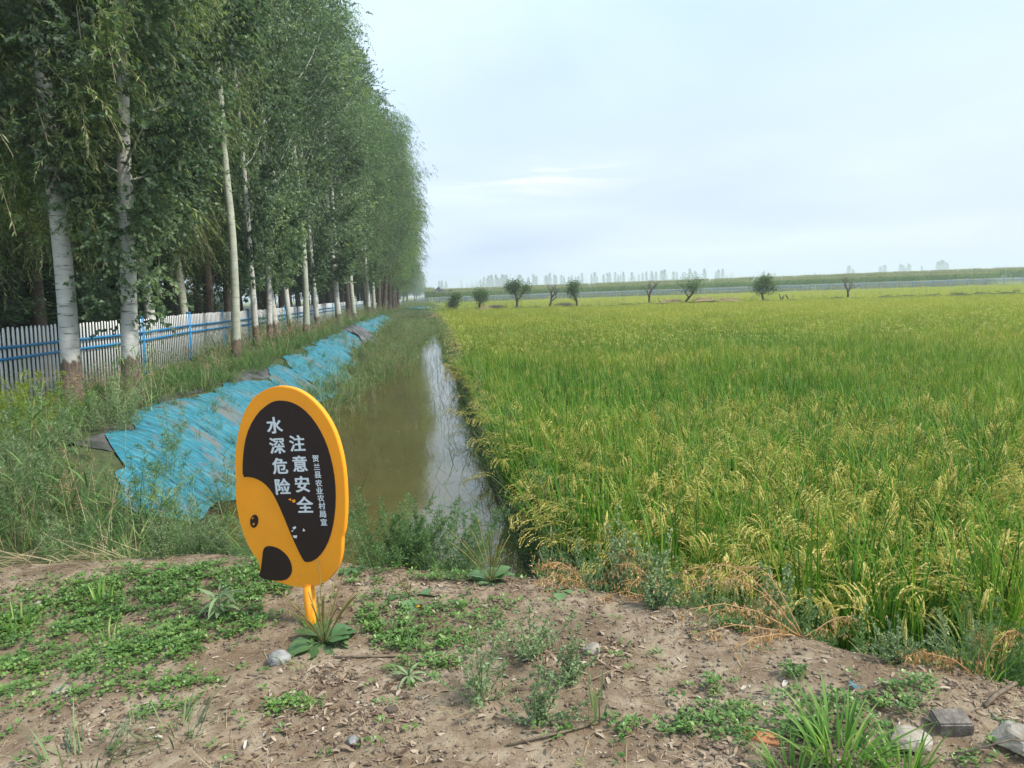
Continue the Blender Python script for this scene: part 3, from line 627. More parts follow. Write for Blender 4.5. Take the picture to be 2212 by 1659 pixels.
# front row: each with its own look
GF = 'pale poplars along the front of the picket fence'
plant_tree('nearA', -5.2, 10.9, 1.0, .4, 'thick white barked poplar nearest the left edge, in front of the pickets', group=GF, name='poplar_tree', tilt=(.045, 0))
plant_tree('nearB', -4.5, 11.1, 1.0, 1.0, 'white barked poplar with brown base and leafy shoots, second from the left', group=GF, name='poplar_tree', tilt=(.085, 0))
fr = [(-7.3, 19.8, 'pop0', 1.05, 'pale leaning poplar trunk rising just behind the pickets, third from the left'),
      (-7.2, 22.3, 'bare', 1.05, 'slim pale poplar with a bend above the pickets, fourth from the left'),
      (-5.35, 20.4, 'bare', .98, 'tall smooth straight pale trunk in front of the third blue post'),
      (-5.3, 22.6, 'pop2', .72, 'thin forked poplar just right of the tall smooth pale trunk'),
      (-5.5, 25.3, 'pop0', .75, 'slender poplar with a slight curve, left of the leaning thick one'),
      (-5.35, 26.0, 'pop2', 1.0, 'thick poplar leaning left low down with side stems'),
      (-5.3, 28.3, 'pop0', .85, 'short crooked pale trunk with a knob, before the banded straight poplar'),
      (-5.2, 31.0, 'bare', 1.1, 'straight pale poplar with dark rings, before the white fence stretch'),
      (-5.25, 34.5, 'pop2', .9, 'pale poplar immediately right of the one with dark rings')]
for (x, y, k, s, lb), tl in zip(fr, (-.04, -.06, .03, .02, .05, -.10, -.05, .02, .0)): plant_tree(k, x, y, s, rt.uniform(0, 6.28), lb, group=GF, name='poplar_tree', tilt=(tl, 0), sz=1.0)
GR = 'belt of tall trees along the ditch'
yy_ = 38.5; i = 0
while yy_ < 160:
    brown = i % 4 in (1, 3); big = 66 < yy_ < 108
    if big: k = 'wil%d' % rt.randint(0, 2) if rt.random() < .75 else 'pop%d' % rt.randint(0, 2); xr = -4.5+rt.uniform(-.5, .5); tz = rt.uniform(19.0, 21.0); s_ = rt.uniform(1.05, 1.22) if k[0] == 'w' else 1.2
    elif yy_ < 66: k = ('wil%d' % rt.randint(0, 2)) if brown and yy_ > 44 else 'pop%d' % rt.randint(0, 2); xr = -4.9+(yy_-39)*.015+rt.uniform(-.4, .35)-(.6 if brown else 0); tz = rt.uniform(18.5, 22.5); s_ = rt.uniform(.95, 1.2)
    else: k = 'wil%d' % rt.randint(0, 2); xr = -7.4+rt.uniform(-.5, .5); tz = rt.uniform(14, 16); s_ = 1.0
    plant_tree(k, xr, yy_, s_, rt.uniform(0, 6.28), 'one of the tall trees in the front row beyond the white fence stretch', group=GR, name='belt_tree', sz=tz/(19 if k[0] == 'p' else 16.5), tilt=(rt.uniform(-.03, .05), 0))
    yy_ += rt.uniform(3.2, 5.0); i += 1
# willows just behind the fence near the camera
plant_tree('nearW', -7.9, 12.3, 1.0, 2.2, 'willow with hanging sprays at the far left edge, behind the pickets', group=None, name='willow_tree')
plant_tree('nearW', -8.4, 16.6, 1.05, 4.4, 'big willow behind the pickets between the two thick white trunks', group=None, name='willow_tree')
plant_tree('nearW', -8.6, 21.5, 1.0, .3, 'willow behind the pickets whose sprays hang over the slim pale poplars', group=None, name='willow_tree')
GB = 'dark trees of the belt behind the picket fence'
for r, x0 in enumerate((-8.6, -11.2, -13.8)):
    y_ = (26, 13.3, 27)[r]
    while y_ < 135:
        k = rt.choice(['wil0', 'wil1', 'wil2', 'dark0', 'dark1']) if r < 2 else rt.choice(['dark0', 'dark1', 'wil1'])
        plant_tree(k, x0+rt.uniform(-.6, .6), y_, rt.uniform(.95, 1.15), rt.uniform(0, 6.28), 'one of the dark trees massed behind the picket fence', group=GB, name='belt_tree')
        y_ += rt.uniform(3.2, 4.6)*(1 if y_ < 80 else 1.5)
for i in range(14):
    y_ = 165+i*17; plant_tree(rt.choice(['wil0', 'wil1', 'pop0', 'dark1']), -6.8+(y_-165)*.016+rt.uniform(-2, .8), y_, rt.uniform(.8, .95), rt.uniform(0, 6), 'one of the hazy trees at the far end of the belt, by the dark canopy', group='hazy far end of the tree belt', name='belt_tree')

for i, (x, y) in enumerate([(-9.3, 14.2), (-10.4, 15.8), (-11.6, 17.6), (-9.8, 18.2), (-12.4, 20.0), (-10.6, 21.8), (-9.6, 24.2), (-13.2, 23.4), (-11.4, 26.5)]):
    plant_tree('dark%d' % (i % 2), x, y, .75, i*1.3, 'one of the low leafy shrubs filling the gaps behind the near pickets', cat='shrub', group='undergrowth behind the fence', name='shrub', sz=.27)
# ------------------------------------------------------------------ instanced stuff
def scatter(name, P, rot, scl, idx, sources, label=None, kind='stuff', cat=None):
    me = bpy.data.meshes.new(name); me.vertices.add(len(P)); me.vertices.foreach_set('co', np.asarray(P, np.float32).ravel())
    a = me.attributes.new('rot', 'FLOAT_VECTOR', 'POINT'); a.data.foreach_set('vector', np.asarray(rot, np.float32).ravel())
    a = me.attributes.new('scl', 'FLOAT_VECTOR', 'POINT'); a.data.foreach_set('vector', np.asarray(scl, np.float32).ravel())
    a = me.attributes.new('idx', 'INT', 'POINT'); a.data.foreach_set('value', np.asarray(idx, np.int32))
    o = bpy.data.objects.new(name, me); C.objects.link(o); tag(o, label, cat, kind=kind)
    col = bpy.data.collections.new(name+'_sources')
    mats = []
    for i, s in enumerate(sources):
        col.objects.link(bpy.data.objects.new('%s_part_%02d' % (name, i), s))
        for m_ in s.materials:
            if m_ not in mats: mats.append(m_)
    for m_ in mats: me.materials.append(m_)
    ng = bpy.data.node_groups.new(name, 'GeometryNodeTree')
    ng.interface.new_socket('Geometry', in_out='INPUT', socket_type='NodeSocketGeometry'); ng.interface.new_socket('Geometry', in_out='OUTPUT', socket_type='NodeSocketGeometry')
    gi = ng.nodes.new('NodeGroupInput'); g_o = ng.nodes.new('NodeGroupOutput'); ip = ng.nodes.new('GeometryNodeInstanceOnPoints')
    ci = ng.nodes.new('GeometryNodeCollectionInfo'); ci.inputs[0].default_value = col; ci.inputs['Separate Children'].default_value = True; ci.inputs['Reset Children'].default_value = True
    def na(nm, ty):
        n_ = ng.nodes.new('GeometryNodeInputNamedAttribute'); n_.data_type = ty; n_.inputs[0].default_value = nm; return n_.outputs[0]
    e = ng.nodes.new('FunctionNodeEulerToRotation')
    lk = ng.links.new
    lk(gi.outputs[0], ip.inputs['Points']); lk(ci.outputs[0], ip.inputs['Instance']); ip.inputs['Pick Instance'].default_value = True
    lk(na('idx', 'INT'), ip.inputs['Instance Index']); lk(na('rot', 'FLOAT_VECTOR'), e.inputs[0]); lk(e.outputs[0], ip.inputs['Rotation'])
    lk(na('scl', 'FLOAT_VECTOR'), ip.inputs['Scale']); lk(ip.outputs[0], g_o.inputs[0])
    md = o.modifiers.new('scatter', 'NODES'); md.node_group = ng
    return o
rng = np.random.RandomState(99)
def disk(n, R, z=0): a_ = rng.rand(n)*2*pi; r = R*np.sqrt(rng.rand(n)); return np.stack([r*np.cos(a_), r*np.sin(a_), np.full(n, z)], -1), a_
def rice_clump(mb, c, nb, npan, h, segs, R=.07, detail=True, wmul=1.0):
    b, a_ = disk(nb, R); b += c; az = a_+rng.normal(size=nb)*.6
    blades(mb, rng, b, h*rng.uniform(.6, 1.2, nb), .0145*wmul*rng.uniform(.7, 1.25, nb), rng.uniform(.02, .24, nb), rng.uniform(.1, 1.5, nb), az, segs=segs, m=0, cexp=3.0)
    b, a_ = disk(npan, R); b += c; az = a_+rng.normal(size=npan)*.8
    P = blades(mb, rng, b, h*rng.uniform(1.0, 1.2, npan), .004*wmul, rng.uniform(.02, .14, npan), rng.uniform(1.2, 2.0, npan), az, segs=6 if detail else 3, m=2)
    tip = P[:, -1]
    if detail:
        ns = 8; i_ = np.repeat(np.arange(npan), ns); u_ = np.tile(np.linspace(0, 1, ns), npan)[:, None]
        st_ = P[i_, -3]*(1-u_)+P[i_, -1]*u_; m_ = len(i_); sp_ = rng.uniform(-.28, .28, m_)
        ln = rng.uniform(.12, .20, m_)*(1.15-.4*u_[:, 0])
        S = blades(mb, rng, st_, ln, .009, 1.0+.9*u_[:, 0], rng.uniform(.8, 1.5, m_), az[i_]+sp_, segs=5, m=1, tipw=.45)
        Q = (S[:, 1:]+S[:, :-1])/2; T = nrm(S[:, 1:]-S[:, :-1]); Q = np.concatenate([Q, S[:, 1:]], 1).reshape(-1, 3); T = np.concatenate([T, T], 1).reshape(-1, 3)
        leaves(mb, rng, Q, nrm(T+rng.normal(size=Q.shape)*.33), .019, .010, m=1, wide=.5)
    else:
        ns = 4; az2 = np.repeat(az, ns)+rng.uniform(-.8, .8, npan*ns)
        blades(mb, rng, np.repeat(tip, ns, 0), rng.uniform(.1, .2, npan*ns), .011*wmul, 1.2, 1.7, az2, segs=2, m=1, tipw=.3)
RM = [M['rice_leaf'], M['panicle'], M['rice_stem']]
near_src = []
for i in range(5):
    mb = MB(); rice_clump(mb, np.zeros(3), 54, 9 if i < 3 else 2, .92, 6, R=.085); near_src.append(mb.mesh('rice_clump', RM))
far_src = []
for i in range(4):
    mb = MB()
    for gx in range(5):
        for gy in range(5):
            rice_clump(mb, np.array([(gx-2)*.22+rng.normal()*.03, (gy-2)*.22+rng.normal()*.03, 0]), 26, 4, .88*rng.uniform(.82, 1.12), 3, R=.09, detail=False, wmul=1.5)
    far_src.append(mb.mesh('rice_patch', RM))
def infield(X, Y):
    d = (Y-edge(X))*.85
    return (X > .90+.12*fbm(Y*.8, Y*0, 2)) & (d > 1.15) & (Y < bundY(X)-2.0)
gx, gy = np.meshgrid(np.arange(.6, 26, .265), np.arange(-1, 22, .265), indexing='ij')
X = gx.ravel()+rng.normal(size=gx.size)*.035; Y = gy.ravel()+rng.normal(size=gx.size)*.035
k = infield(X, Y) & (X < Y*1.0+2.6) & (Y < 20) & (Y > 1.0); X, Y = X[k], Y[k]; n = len(X)
hsc = 1+.16*fbm(X*.5, Y*.5, 3)+rng.normal(size=n)*.07; hsc = hsc-.08*(Y > 20)
lean = rng.normal(size=(n, 2))*.09; lean[:, 1] -= np.where(X < 1.2, .22, 0)
rot = np.stack([lean[:, 0], lean[:, 1], rng.rand(n)*6.28], -1)
green = (fbm(X*.35+5, Y*.35, 3) > .02-.1*(np.abs(Y-12) < 5)) | (X < 1.4); green &= ~((Y < 7.5) & (X > 1.3))
green |= ((Y-edge(X))*.85 < 1.55)
idx = np.where(green, rng.randint(3, 5, n), rng.randint(0, 3, n))
X1, Y1, r1, h1, i1 = X, Y, rot, hsc, idx
gx, gy = np.meshgrid(np.arange(.9, 95, 1.02), np.arange(10, 82, 1.02), indexing='ij')
X = gx.ravel()+rng.normal(size=gx.size)*.1; Y = gy.ravel()+rng.normal(size=gx.size)*.1
k = infield(X-.3, Y) & (X < Y*1.0+5) & (Y >= 20.4); X, Y = X[k], Y[k]; n = len(X)
h2 = 1+.18*fbm(X*.22, Y*.5, 3)+rng.normal(size=n)*.05
r2 = np.stack([rng.normal(size=n)*.02, rng.normal(size=n)*.02, rng.randint(0, 4, n)*pi/2], -1)
i2 = rng.randint(5, 9, n)
XA = np.concatenate([X1, X]); YA = np.concatenate([Y1, Y]); Z = ground(XA, YA)-.02
hh = np.concatenate([h1, h2]); sc_ = np.stack([np.ones_like(hh), np.ones_like(hh), hh], -1); sc_[len(h1):, :2] = 1.08
scatter('rice_crop', np.stack([XA, YA, Z], -1), np.concatenate([r1, r2]), sc_, np.concatenate([i1, i2]), near_src+far_src)
print('rice', len(X1), len(X))
# second paddy beyond the bund
gx, gy = np.meshgrid(np.arange(2, 190, 1.5), np.arange(45, 172, 1.5), indexing='ij')
X = gx.ravel()+rng.normal(size=gx.size)*.15; Y = gy.ravel()+rng.normal(size=gx.size)*.15
k = (Y > bundY(X)+3) & (Y < fenceY(X)-2.5) & (X < Y*1.0+5) & (X > 3.5); X, Y = X[k], Y[k]; n = len(X)
# (the second paddy lies a little higher)
scatter('far_rice_crop', np.stack([X, Y, ground(X, Y)+.0], -1), np.stack([0*X, 0*X, rng.randint(0, 4, n)*pi/2], -1), np.stack([0*X+1.6, 0*X+1.6, .92+.06*fbm(X*.2, Y*.2, 2)+0*X], -1), rng.randint(0, 4, n), far_src)
# corn
corn_src = []
for i in range(3):
    mb = MB()
    for kx in range(4):
        for ky in range(3):
            c = np.array([kx*.7-1.0, ky*.55-.55, 0])+rng.normal(size=3)*np.array([.08, .06, 0]); H_ = 2.45*rng.uniform(.93, 1.06)
            tube(mb, [c, c+[0, 0, H_*.5], c+[rng.normal()*.03, 0, H_]], [.018, .014, .006], 4, m=0)
            nb = 11; zb = np.linspace(.3, .9, nb)*H_; az = np.arange(nb)*pi+rng.normal(size=nb)*.5+rng.rand()*3
            blades(mb, rng, np.stack([c[0]+0*zb, c[1]+0*zb, zb], -1), rng.uniform(.6, .85, nb), .085, .5, 1.6, az, segs=4, m=0)
            az = rng.rand(7)*6.28; blades(mb, rng, np.tile(c+[0, 0, H_*.97], (7, 1)), .28, .022, .5, .5, az, segs=2, m=1, tipw=.5)
    corn_src.append(mb.mesh('corn_patch', [M['corn_leaf'], M['corn_tassel']]))
gx, gy = np.meshgrid(np.arange(-2, 215, 2.6), np.arange(80, 330, 1.6), indexing='ij')
X = gx.ravel()+rng.normal(size=gx.size)*.3; Y = gy.ravel()+rng.normal(size=gx.size)*.2
fd = Y-fenceY(X)
k = (fd > 3.2+.8*fbm(X*.2, X*0, 2)) & (X < Y*1.0+6) & (X > -1-.0*fd) & ((fd < 75)) & ((X < Y*.86) | (fd > 25))
k &= (rng.rand(len(X)) < np.where(fd < 14, 1, .35)); X, Y = X[k], Y[k]; n = len(X)
scatter('corn_crop', np.stack([X, Y, ground(X, Y)], -1), np.stack([0*X, 0*X, rng.normal(size=n)*.2+rng.randint(0, 2, n)*pi], -1), np.stack([0*X+1.05, 0*X+1.05, 1+.05*fbm(X*.3, Y*.3, 2)], -1), rng.randint(0, 3, n), corn_src)
# corn behind the tree belt, seen through the gap at far left
gx, gy = np.meshgrid(np.arange(-34, -15.2, 2.2), np.arange(12, 60, 1.3), indexing='ij'); X = gx.ravel()+rng.normal(size=gx.size)*.2; Y = gy.ravel(); n = len(X)
scatter('corn_crop', np.stack([X, Y, ground(X, Y)], -1), np.stack([0*X, 0*X, rng.normal(size=n)*.2], -1), np.ones((n, 3)), rng.randint(0, 3, n), corn_src)
print('corn', n)
# grass / reeds of the banks
def tuft(nb, h, R, w, segs=4, lean=(.1, .7), curv=(.3, 1.3), mats=(0,), heads=0, hm=2, leaves_=True):
    mb = MB(); b, a_ = disk(nb, R); az = a_+rng.normal(size=nb)*.7
    blades(mb, rng, b, h*rng.uniform(.45, 1.1, nb), w*rng.uniform(.6, 1.3, nb), rng.uniform(*lean, nb), rng.uniform(*curv, nb), az, segs=segs, m=0)
    if heads:
        b, a_ = disk(heads, R); az = rng.rand(heads)*6.28
        P = blades(mb, rng, b, h*rng.uniform(.9, 1.35, heads), .004, rng.uniform(.05, .4, heads), rng.uniform(.1, .5, heads), az, segs=4, m=1)
        for i in range(heads):
            nn_ = 14; Q = P[i, -1]-(P[i, -1]-P[i, -2])*rng.rand(nn_, 1)*.8
            leaves(mb, rng, Q, nrm((P[i, -1]-P[i, -2])[None]*2/h+rng.normal(size=(nn_, 3))*.5+[0, 0, -.2]), .06, .006, m=hm)
    return mb
def reed(n, h):
    mb = MB(); b, a_ = disk(n, .12); az = rng.rand(n)*6.28
    P = blades(mb, rng, b, h*rng.uniform(.7, 1.1, n), .007, rng.uniform(.0, .25, n), rng.uniform(.0, .5, n), az, segs=5, m=1, tipw=.4)
    for j in range(1, 6):
        for r_ in range(2):
            t = rng.rand(n, 1)*.9; Q = P[:, j-1]*(1-t)+P[:, j]*t
            blades(mb, rng, Q, h*rng.uniform(.18, .34, n), .016, rng.uniform(.5, 1.1, n), rng.uniform(.3, 1.2, n), rng.rand(n)*6.28, segs=3, m=0)
    return mb
GM = [M['grass'], M['straw'], M['seed_head']]
grass_src = [tuft(70, .5, .16, .010).mesh('grass_tuft', GM), tuft(60, .42, .2, .009, lean=(.3, 1.1)).mesh('grass_tuft', GM), tuft(45, .6, .14, .010, heads=5).mesh('grass_tuft', GM),
             reed(7, 1.0).mesh('reed_tuft', GM), reed(5, .8).mesh('reed_tuft', [M['grass_grey'], M['straw'], M['seed_head']]),
             tuft(60, .35, .2, .008, lean=(.4, 1.2)).mesh('grass_tuft', [M['grass_grey'], M['straw'], M['seed_head']])]
# feathery shrub-like weeds
def bushy(h, nst, lL, lW, per=70, m=0, spread=.5, droop=.0, sub=6):
    mb = MB(); b, a_ = disk(nst, h*.12); az = a_+rng.normal(size=nst)*.5
    P = blades(mb, rng, b, h*rng.uniform(.6, 1.05, nst), .006, rng.uniform(.05, spread, nst), rng.uniform(-.2, .4, nst), az, segs=5, m=1, tipw=.3)
    for i in range(nst):
        n_ = per; t = rng.uniform(.12, 1, n_)*5; k = np.minimum(t.astype(int), 4); f = (t-k)[:, None]; Q = P[i][k]*(1-f)+P[i][k+1]*f
        az = rng.rand(n_)*6.28; el = rng.uniform(.0, 1.0, n_); d = np.stack([np.cos(az)*np.cos(el), np.sin(az)*np.cos(el), np.sin(el)], -1)
        sl = h*.22*rng.uniform(.3, 1, n_)*(1.15-t/5)
        for s in range(sub):
            q = Q+d*(sl*(s+.6)/sub)[:, None]
            leaves(mb, rng, q, nrm(d*.7+rng.normal(size=(n_, 3))*.6+[0, 0, .25-droop]), lL*rng.uniform(.6, 1.2, n_), lW, m=0)
    return mb
feather = [bushy(.55, 7, .028, .004, 40, sub=6).mesh('feathery_weed', [M['weed'], M['weed']]), bushy(.5, 6, .03, .004, 40, sub=6).mesh('feathery_weed', [M['weed_grey'], M['weed_grey']]),
           bushy(.6, 7, .028, .005, 40, sub=6).mesh('feathery_weed', [M['weed_yellow'], M['weed']]), bushy(.35, 6, .022, .010, 22, sub=4).mesh('leafy_weed', [M['weed'], M['weed']])]
def field(x0, x1, y0, y1, den, fn):
    n = int((x1-x0)*(y1-y0)*den); X = rng.uniform(x0, x1, n); Y = rng.uniform(y0, y1, n)
    p = fn(X, Y); k = rng.rand(n) < p; return X[k], Y[k]
def sc_field(name, X, Y, idx, src, s=(.8, 1.2), sink=.02, tilt=.1, smul=None, zz=None):
    n = len(X); s_ = rng.uniform(*s, n)
    if smul is not None: s_ = s_*smul
    Z = (ground(X, Y) if zz is None else zz)-sink
    return scatter(name, np.stack([X, Y, Z], -1), np.stack([rng.normal(size=n)*tilt, rng.normal(size=n)*tilt, rng.rand(n)*6.28], -1), np.repeat(s_[:, None], 3, 1), idx, src)
# left bank
def bankmask(X, Y):
    d = (Y-edge(X))*.85
    sh = (X > -3.75+fbm(Y*.5, Y*0, 3)*.4) & (X < -2.2) & (Y > 7.2) & (Y < 60)
    m = (d > .15) & (X < -2.0)
    return m*np.where(sh, .55, 1.0)*np.where(X < -6.6, .5, 1)*np.where((X < -5.0) & (Y < 19) & (Y > 8.5), .45, 1)
X, Y = field(-9, -1.2, 4.5, 24, 9.5, bankmask); Xb, Yb = field(-9, -1.8, 24, 80, 5, bankmask)
X = np.concatenate([X, Xb]); Y = np.concatenate([Y, Yb]); n = len(X)
gsel = fbm(X*.4, Y*.4+9, 2); idx = np.where(gsel > .2, rng.randint(2, 4, n), rng.choice([0, 1, 2, 4, 5], n))
low = np.where((X < -4.9) & (Y < 20), .6, 1.0)*np.where(Y < 8, .8, 1)*np.where((X > -3.9) & (Y > 7.2), .55, 1)
sc_field('bank_grass', X, Y, idx, grass_src, (.7, 1.15), smul=low)
# ditch margin: left reeds growing into the water, far end closed by water plants
def marg(X, Y):
    wl = -2.0+.5*fbm(Y*.25, Y*0+2, 3)+1.25*sm(16, 28, Y)+1.1*sm(34, 46, Y)
    return np.where((X < wl) & (X > -2.9), 1.0, np.where(X < wl+.5, .18, 0))*(.35+.65*sm(9, 18, Y))
X, Y = field(-2.9, .8, 9, 46, 9, marg); X2, Y2 = field(-2.9, .9, 44, 78, 5, lambda a_, b_: np.where(a_ > .2, .3, 1.)*np.ones_like(a_))
X = np.concatenate([X, X2]); Y = np.concatenate([Y, Y2]); X3, Y3 = field(.6, 1.05, 4.8, 76, 30, lambda a_, b_: ((b_-edge(a_))*.85 > .9)*np.where(a_ > .80, 1, .08+.4*sm(14, 40, b_))); X = np.concatenate([X, X3]); Y = np.concatenate([Y, Y3]); n = len(X)
sc_field('water_grass', X, Y, rng.choice([0, 1, 2, 3, 4, 5], n), grass_src, (.6, 1.0), zz=np.maximum(ground(X, Y), -.95), tilt=.15)
# sparse blades standing and lying in the open water, on the paddy side
mb = MB()
def strew(X, Y, z, Lr, wr, lr, m=0, cr=(0, .9)):
    n = len(X); blades(mb, rng, np.stack([X, Y, np.full(n, z)], -1), rng.uniform(*Lr, n), rng.uniform(*wr, n), rng.uniform(*lr, n), rng.uniform(*cr, n), rng.rand(n)*6.28, segs=4, m=m)
def wmask(X, Y): return (sm(-.35, .55, X+.25*fbm(X*1.5, Y*.8, 2))*.9+.04)*((Y-edge(X))*.85 > .9)
X, Y = field(-1.6, .95, 5, 30, 52, wmask); strew(X, Y, -.9, (.12, .55), (.006, .013), (.1, 1.35))
X, Y = field(-1.0, .95, 5, 40, 26, wmask); strew(X, Y, -.845, (.08, .3), (.006, .012), (1.35, 1.55), m=1, cr=(0, .1))
X, Y = field(-1.4, .95, 26, 50, 40, lambda a_, b_: .3+.7*sm(26, 45, b_)); strew(X, Y, -.9, (.15, .5), (.006, .012), (.1, 1.2))
tag(mb.obj('emergent_grass', [M['dark_leaf'], M['grass']]), kind='stuff')
# floating weed near the far end
X, Y = field(-1.2, .8, 30, 76, 120, lambda a_, b_: sm(32, 44, b_)*.8*(fbm(a_*1.5, b_*.4, 3) > -.2)); n = len(X)
mb = MB(); leaves(mb, rng, np.stack([X, Y, -.845+rng.rand(n)*.03], -1), nrm(rng.normal(size=(n, 3))*[1, 1, .25]), .09, .03, up=np.array([0, 0, 1.0]))
tag(mb.obj('water_weed', M['algae']), kind='stuff')
# fringe along the paddy front and the bank crest
def fringe(X, Y):
    d = (Y-edge(X))*.85; return ((d > .05) & (d < .75))*np.where((X > -.62), 1., .9)
X, Y = field(-1.9, 6, 1.0, 6.0, 55, fringe); n = len(X)
k = ~((X > -.6) & (X < .95) & (rng.rand(n) < .72)); X, Y = X[k], Y[k]; n = len(X)
sc_field('crest_weeds', X, Y, rng.choice([0, 1, 3, 4, 5], n, p=[.2, .25, .25, .1, .2]), feather+[grass_src[0], grass_src[5]], (.5, .95), tilt=.2)
# lush feathery weeds on the left slope between the crest and the sheet
X, Y = field(-7, -1.7, 4.6, 9.5, 9, lambda a_, b_: ((b_-edge(a_))*.85 > .15)*np.where((a_ > -3.8) & (b_ > 7.0), .1, 1)); n = len(X)
yl = fbm(X*.5+3, Y*.5, 2)+np.where(X < -4.2, .2, -.35)
idx = np.where(yl > .15, 2, rng.choice([0, 1], n))
sc_field('feathery_weeds', X, Y, idx, feather, (.9, 1.5), tilt=.15)
# weeds on the dyke/bund tops
def bm(X, Y): return (np.abs(Y-bundY(X)) < 2.0)*1.0
X, Y = field(1, 62, 48, 84, 2.6, bm); X2, Y2 = field(-6, 9, 78, 168, 1.2, lambda a_, b_: (a_ < 3.5)*1.0)
nb_ = len(X); X = np.concatenate([X, X2]); Y = np.concatenate([Y, Y2]); n = len(X)
sc_field('bund_grass', X, Y, rng.randint(0, 6, n), grass_src, (.5, 1.0), smul=np.where(np.arange(n) < nb_, .8, 1.2))


# ------------------------------------------------------------------ foreground ground cover
def ell(X, Y, L_):
    p = np.zeros_like(X)
    for cx_, cy_, rx, ry, dn in L_: p = np.maximum(p, dn*(1-np.minimum(1, ((X-cx_)/rx)**2+((Y-cy_)/ry)**2)**2))
    return p
PU = [(-1.95, 3.75, .85, .62, 1), (-1.2, 3.95, .45, .36, 1), (-1.5, 3.35, .45, .3, .8), (-1.75, 3.0, .45, .16, .8), (-1.05, 3.55, .28, .2, .6), (-1.15, 3.0, .3, .10, .6), (-.95, 4.2, .35, .16, .8),
      (-.28, 3.45, .22, .2, .9), (-.02, 3.25, .34, .24, 1), (.22, 3.3, .2, .2, .8), (-.05, 2.95, .22, .07, .5), (-.35, 3.9, .2, .2, .4), (.05, 3.8, .25, .1, .5),
      (-.62, 2.72, .12, .08, .8), (-1.15, 2.78, .15, .06, .6), (.85, 2.38, .30, .10, .8), (1.2, 2.32, .35, .14, .9), (1.5, 2.25, .3, .12, .6), (1.75, 2.35, .12, .05, .6), (.4, 2.35, .1, .05, .5), (1.1, 2.55, .12, .06, .6), (1.35, 2.52, .1, .05, .6),
      (1.3, 2.95, .12, .07, .8), (1.8, 1.98, .3, .06, .5)]
X, Y = field(-3.2, 3, 1.9, 4.6, 1900, lambda a_, b_: (ell(a_, b_, PU)*(.35+1.1*sm(-.25, .3, fbm(a_*4, b_*4, 3)))+.012)*((b_-edge(a_)) < .05)); n = len(X); print('purslane', n)
mb = MB(); per = 9; Z = ground(X, Y); az = rng.rand(n, per)*6.28; el = rng.uniform(.1, .9, (n, per))
d = np.stack([np.cos(az)*np.cos(el), np.sin(az)*np.cos(el), np.sin(el)], -1); hgt = rng.uniform(.0, .028, (n, 1))
Q = np.stack([X[:, None]+.012*np.cos(az), Y[:, None]+.012*np.sin(az), Z[:, None]+hgt+.004+0*az], -1)
leaves(mb, rng, Q.reshape(-1, 3), d.reshape(-1, 3), rng.uniform(.014, .028, n*per), rng.uniform(.008, .013, n*per), up=np.array([0, 0, 2.0]), hexa=True, fold=.1, rnd=np.clip(np.repeat(rng.rand(n), per)*.6+rng.rand(n*per)*.4, 0, 1))
tag(mb.obj('ground_cover', M['purslane']), kind='stuff')
# dead leaves, bits of straw, crumbs of soil
X, Y = field(-3.2, 3.4, 1.8, 4.7, 5200, lambda a_, b_: (.14+1.1*sm(-.1, .35, fbm(a_*2.2+4, b_*2.2, 4)))*((b_-edge(a_)) < .1)*np.where(b_ < 3.0, 1, .45)); n = len(X); print('litter', n)
mb = MB(); az = rng.rand(n)*6.28; el = rng.normal(size=n)*.25; d = np.stack([np.cos(az)*np.cos(el), np.sin(az)*np.cos(el), np.sin(el)], -1)
Ls = .006+.05*rng.rand(n)**3.4
leaves(mb, rng, np.stack([X, Y, ground(X, Y)+.003+.004*rng.rand(n)], -1), d, Ls, Ls*rng.uniform(.14, .38, n)+.001, up=np.array([0, 0, 1.6]), fold=.18, rnd=rng.rand(n), hexa=True)
tag(mb.obj('leaf_litter', M['litter']), kind='stuff')
mb = MB(); X, Y = field(-3.2, 3.4, 1.8, 4.7, 420, lambda a_, b_: .6*((b_-edge(a_)) < .05)); n = len(X)
az = rng.rand(n)*6.28; LL = .02+.13*rng.rand(n)**2
blades(mb, rng, np.stack([X, Y, ground(X, Y)+.004], -1), LL, .0028, 1.45, rng.uniform(-.1, .25, n), az, segs=4, tipw=.5)
X, Y = field(-3.3, -1.5, 4.25, 5.0, 420, lambda a_, b_: np.exp(-((b_-4.62-.1*np.sin(a_*3))/.17)**2)*sm(-1.4, -1.9, a_)); n = len(X)
blades(mb, rng, np.stack([X, Y, ground(X, Y)+.01+.04*rng.rand(n)], -1), rng.uniform(.1, .45, n), .005, rng.uniform(1.1, 1.6, n), rng.uniform(-.2, .5, n), rng.normal(size=n)*.7+np.where(rng.rand(n) < .5, 0, pi), segs=4, tipw=.5)
tag(mb.obj('dry_stalks', M['straw']), kind='stuff')
def pebbles(n):
    X = rng.uniform(-3, 3.2, n); Y = rng.uniform(1.8, 4.5, n); k = (Y-edge(X)) < 0; X, Y = X[k], Y[k]; n = len(X); r = .003+.011*rng.rand(n)**5
    o6 = np.array([[1,0,0],[0,1,0],[-1,0,0],[0,-1,0],[0,0,.7],[0,0,-.5]])*1.0
    v = np.stack([X, Y, ground(X, Y)+r*.2], -1)[:, None]+o6[None]*r[:, None, None]*rng.uniform(.6, 1.3, (n, 6, 1))
    f = np.array([[0,1,4],[1,2,4],[2,3,4],[3,0,4],[1,0,5],[2,1,5],[3,2,5],[0,3,5]])
    mb = MB(); mb.add(v.reshape(-1, 3), t=(np.arange(n)[:, None, None]*6+f[None]).reshape(-1, 3)); return mb
tag(pebbles(30000).obj('gravel', simple('gravel', (.12, .088, .06), (.33, .27, .20), 5, obj=False)), kind='stuff')
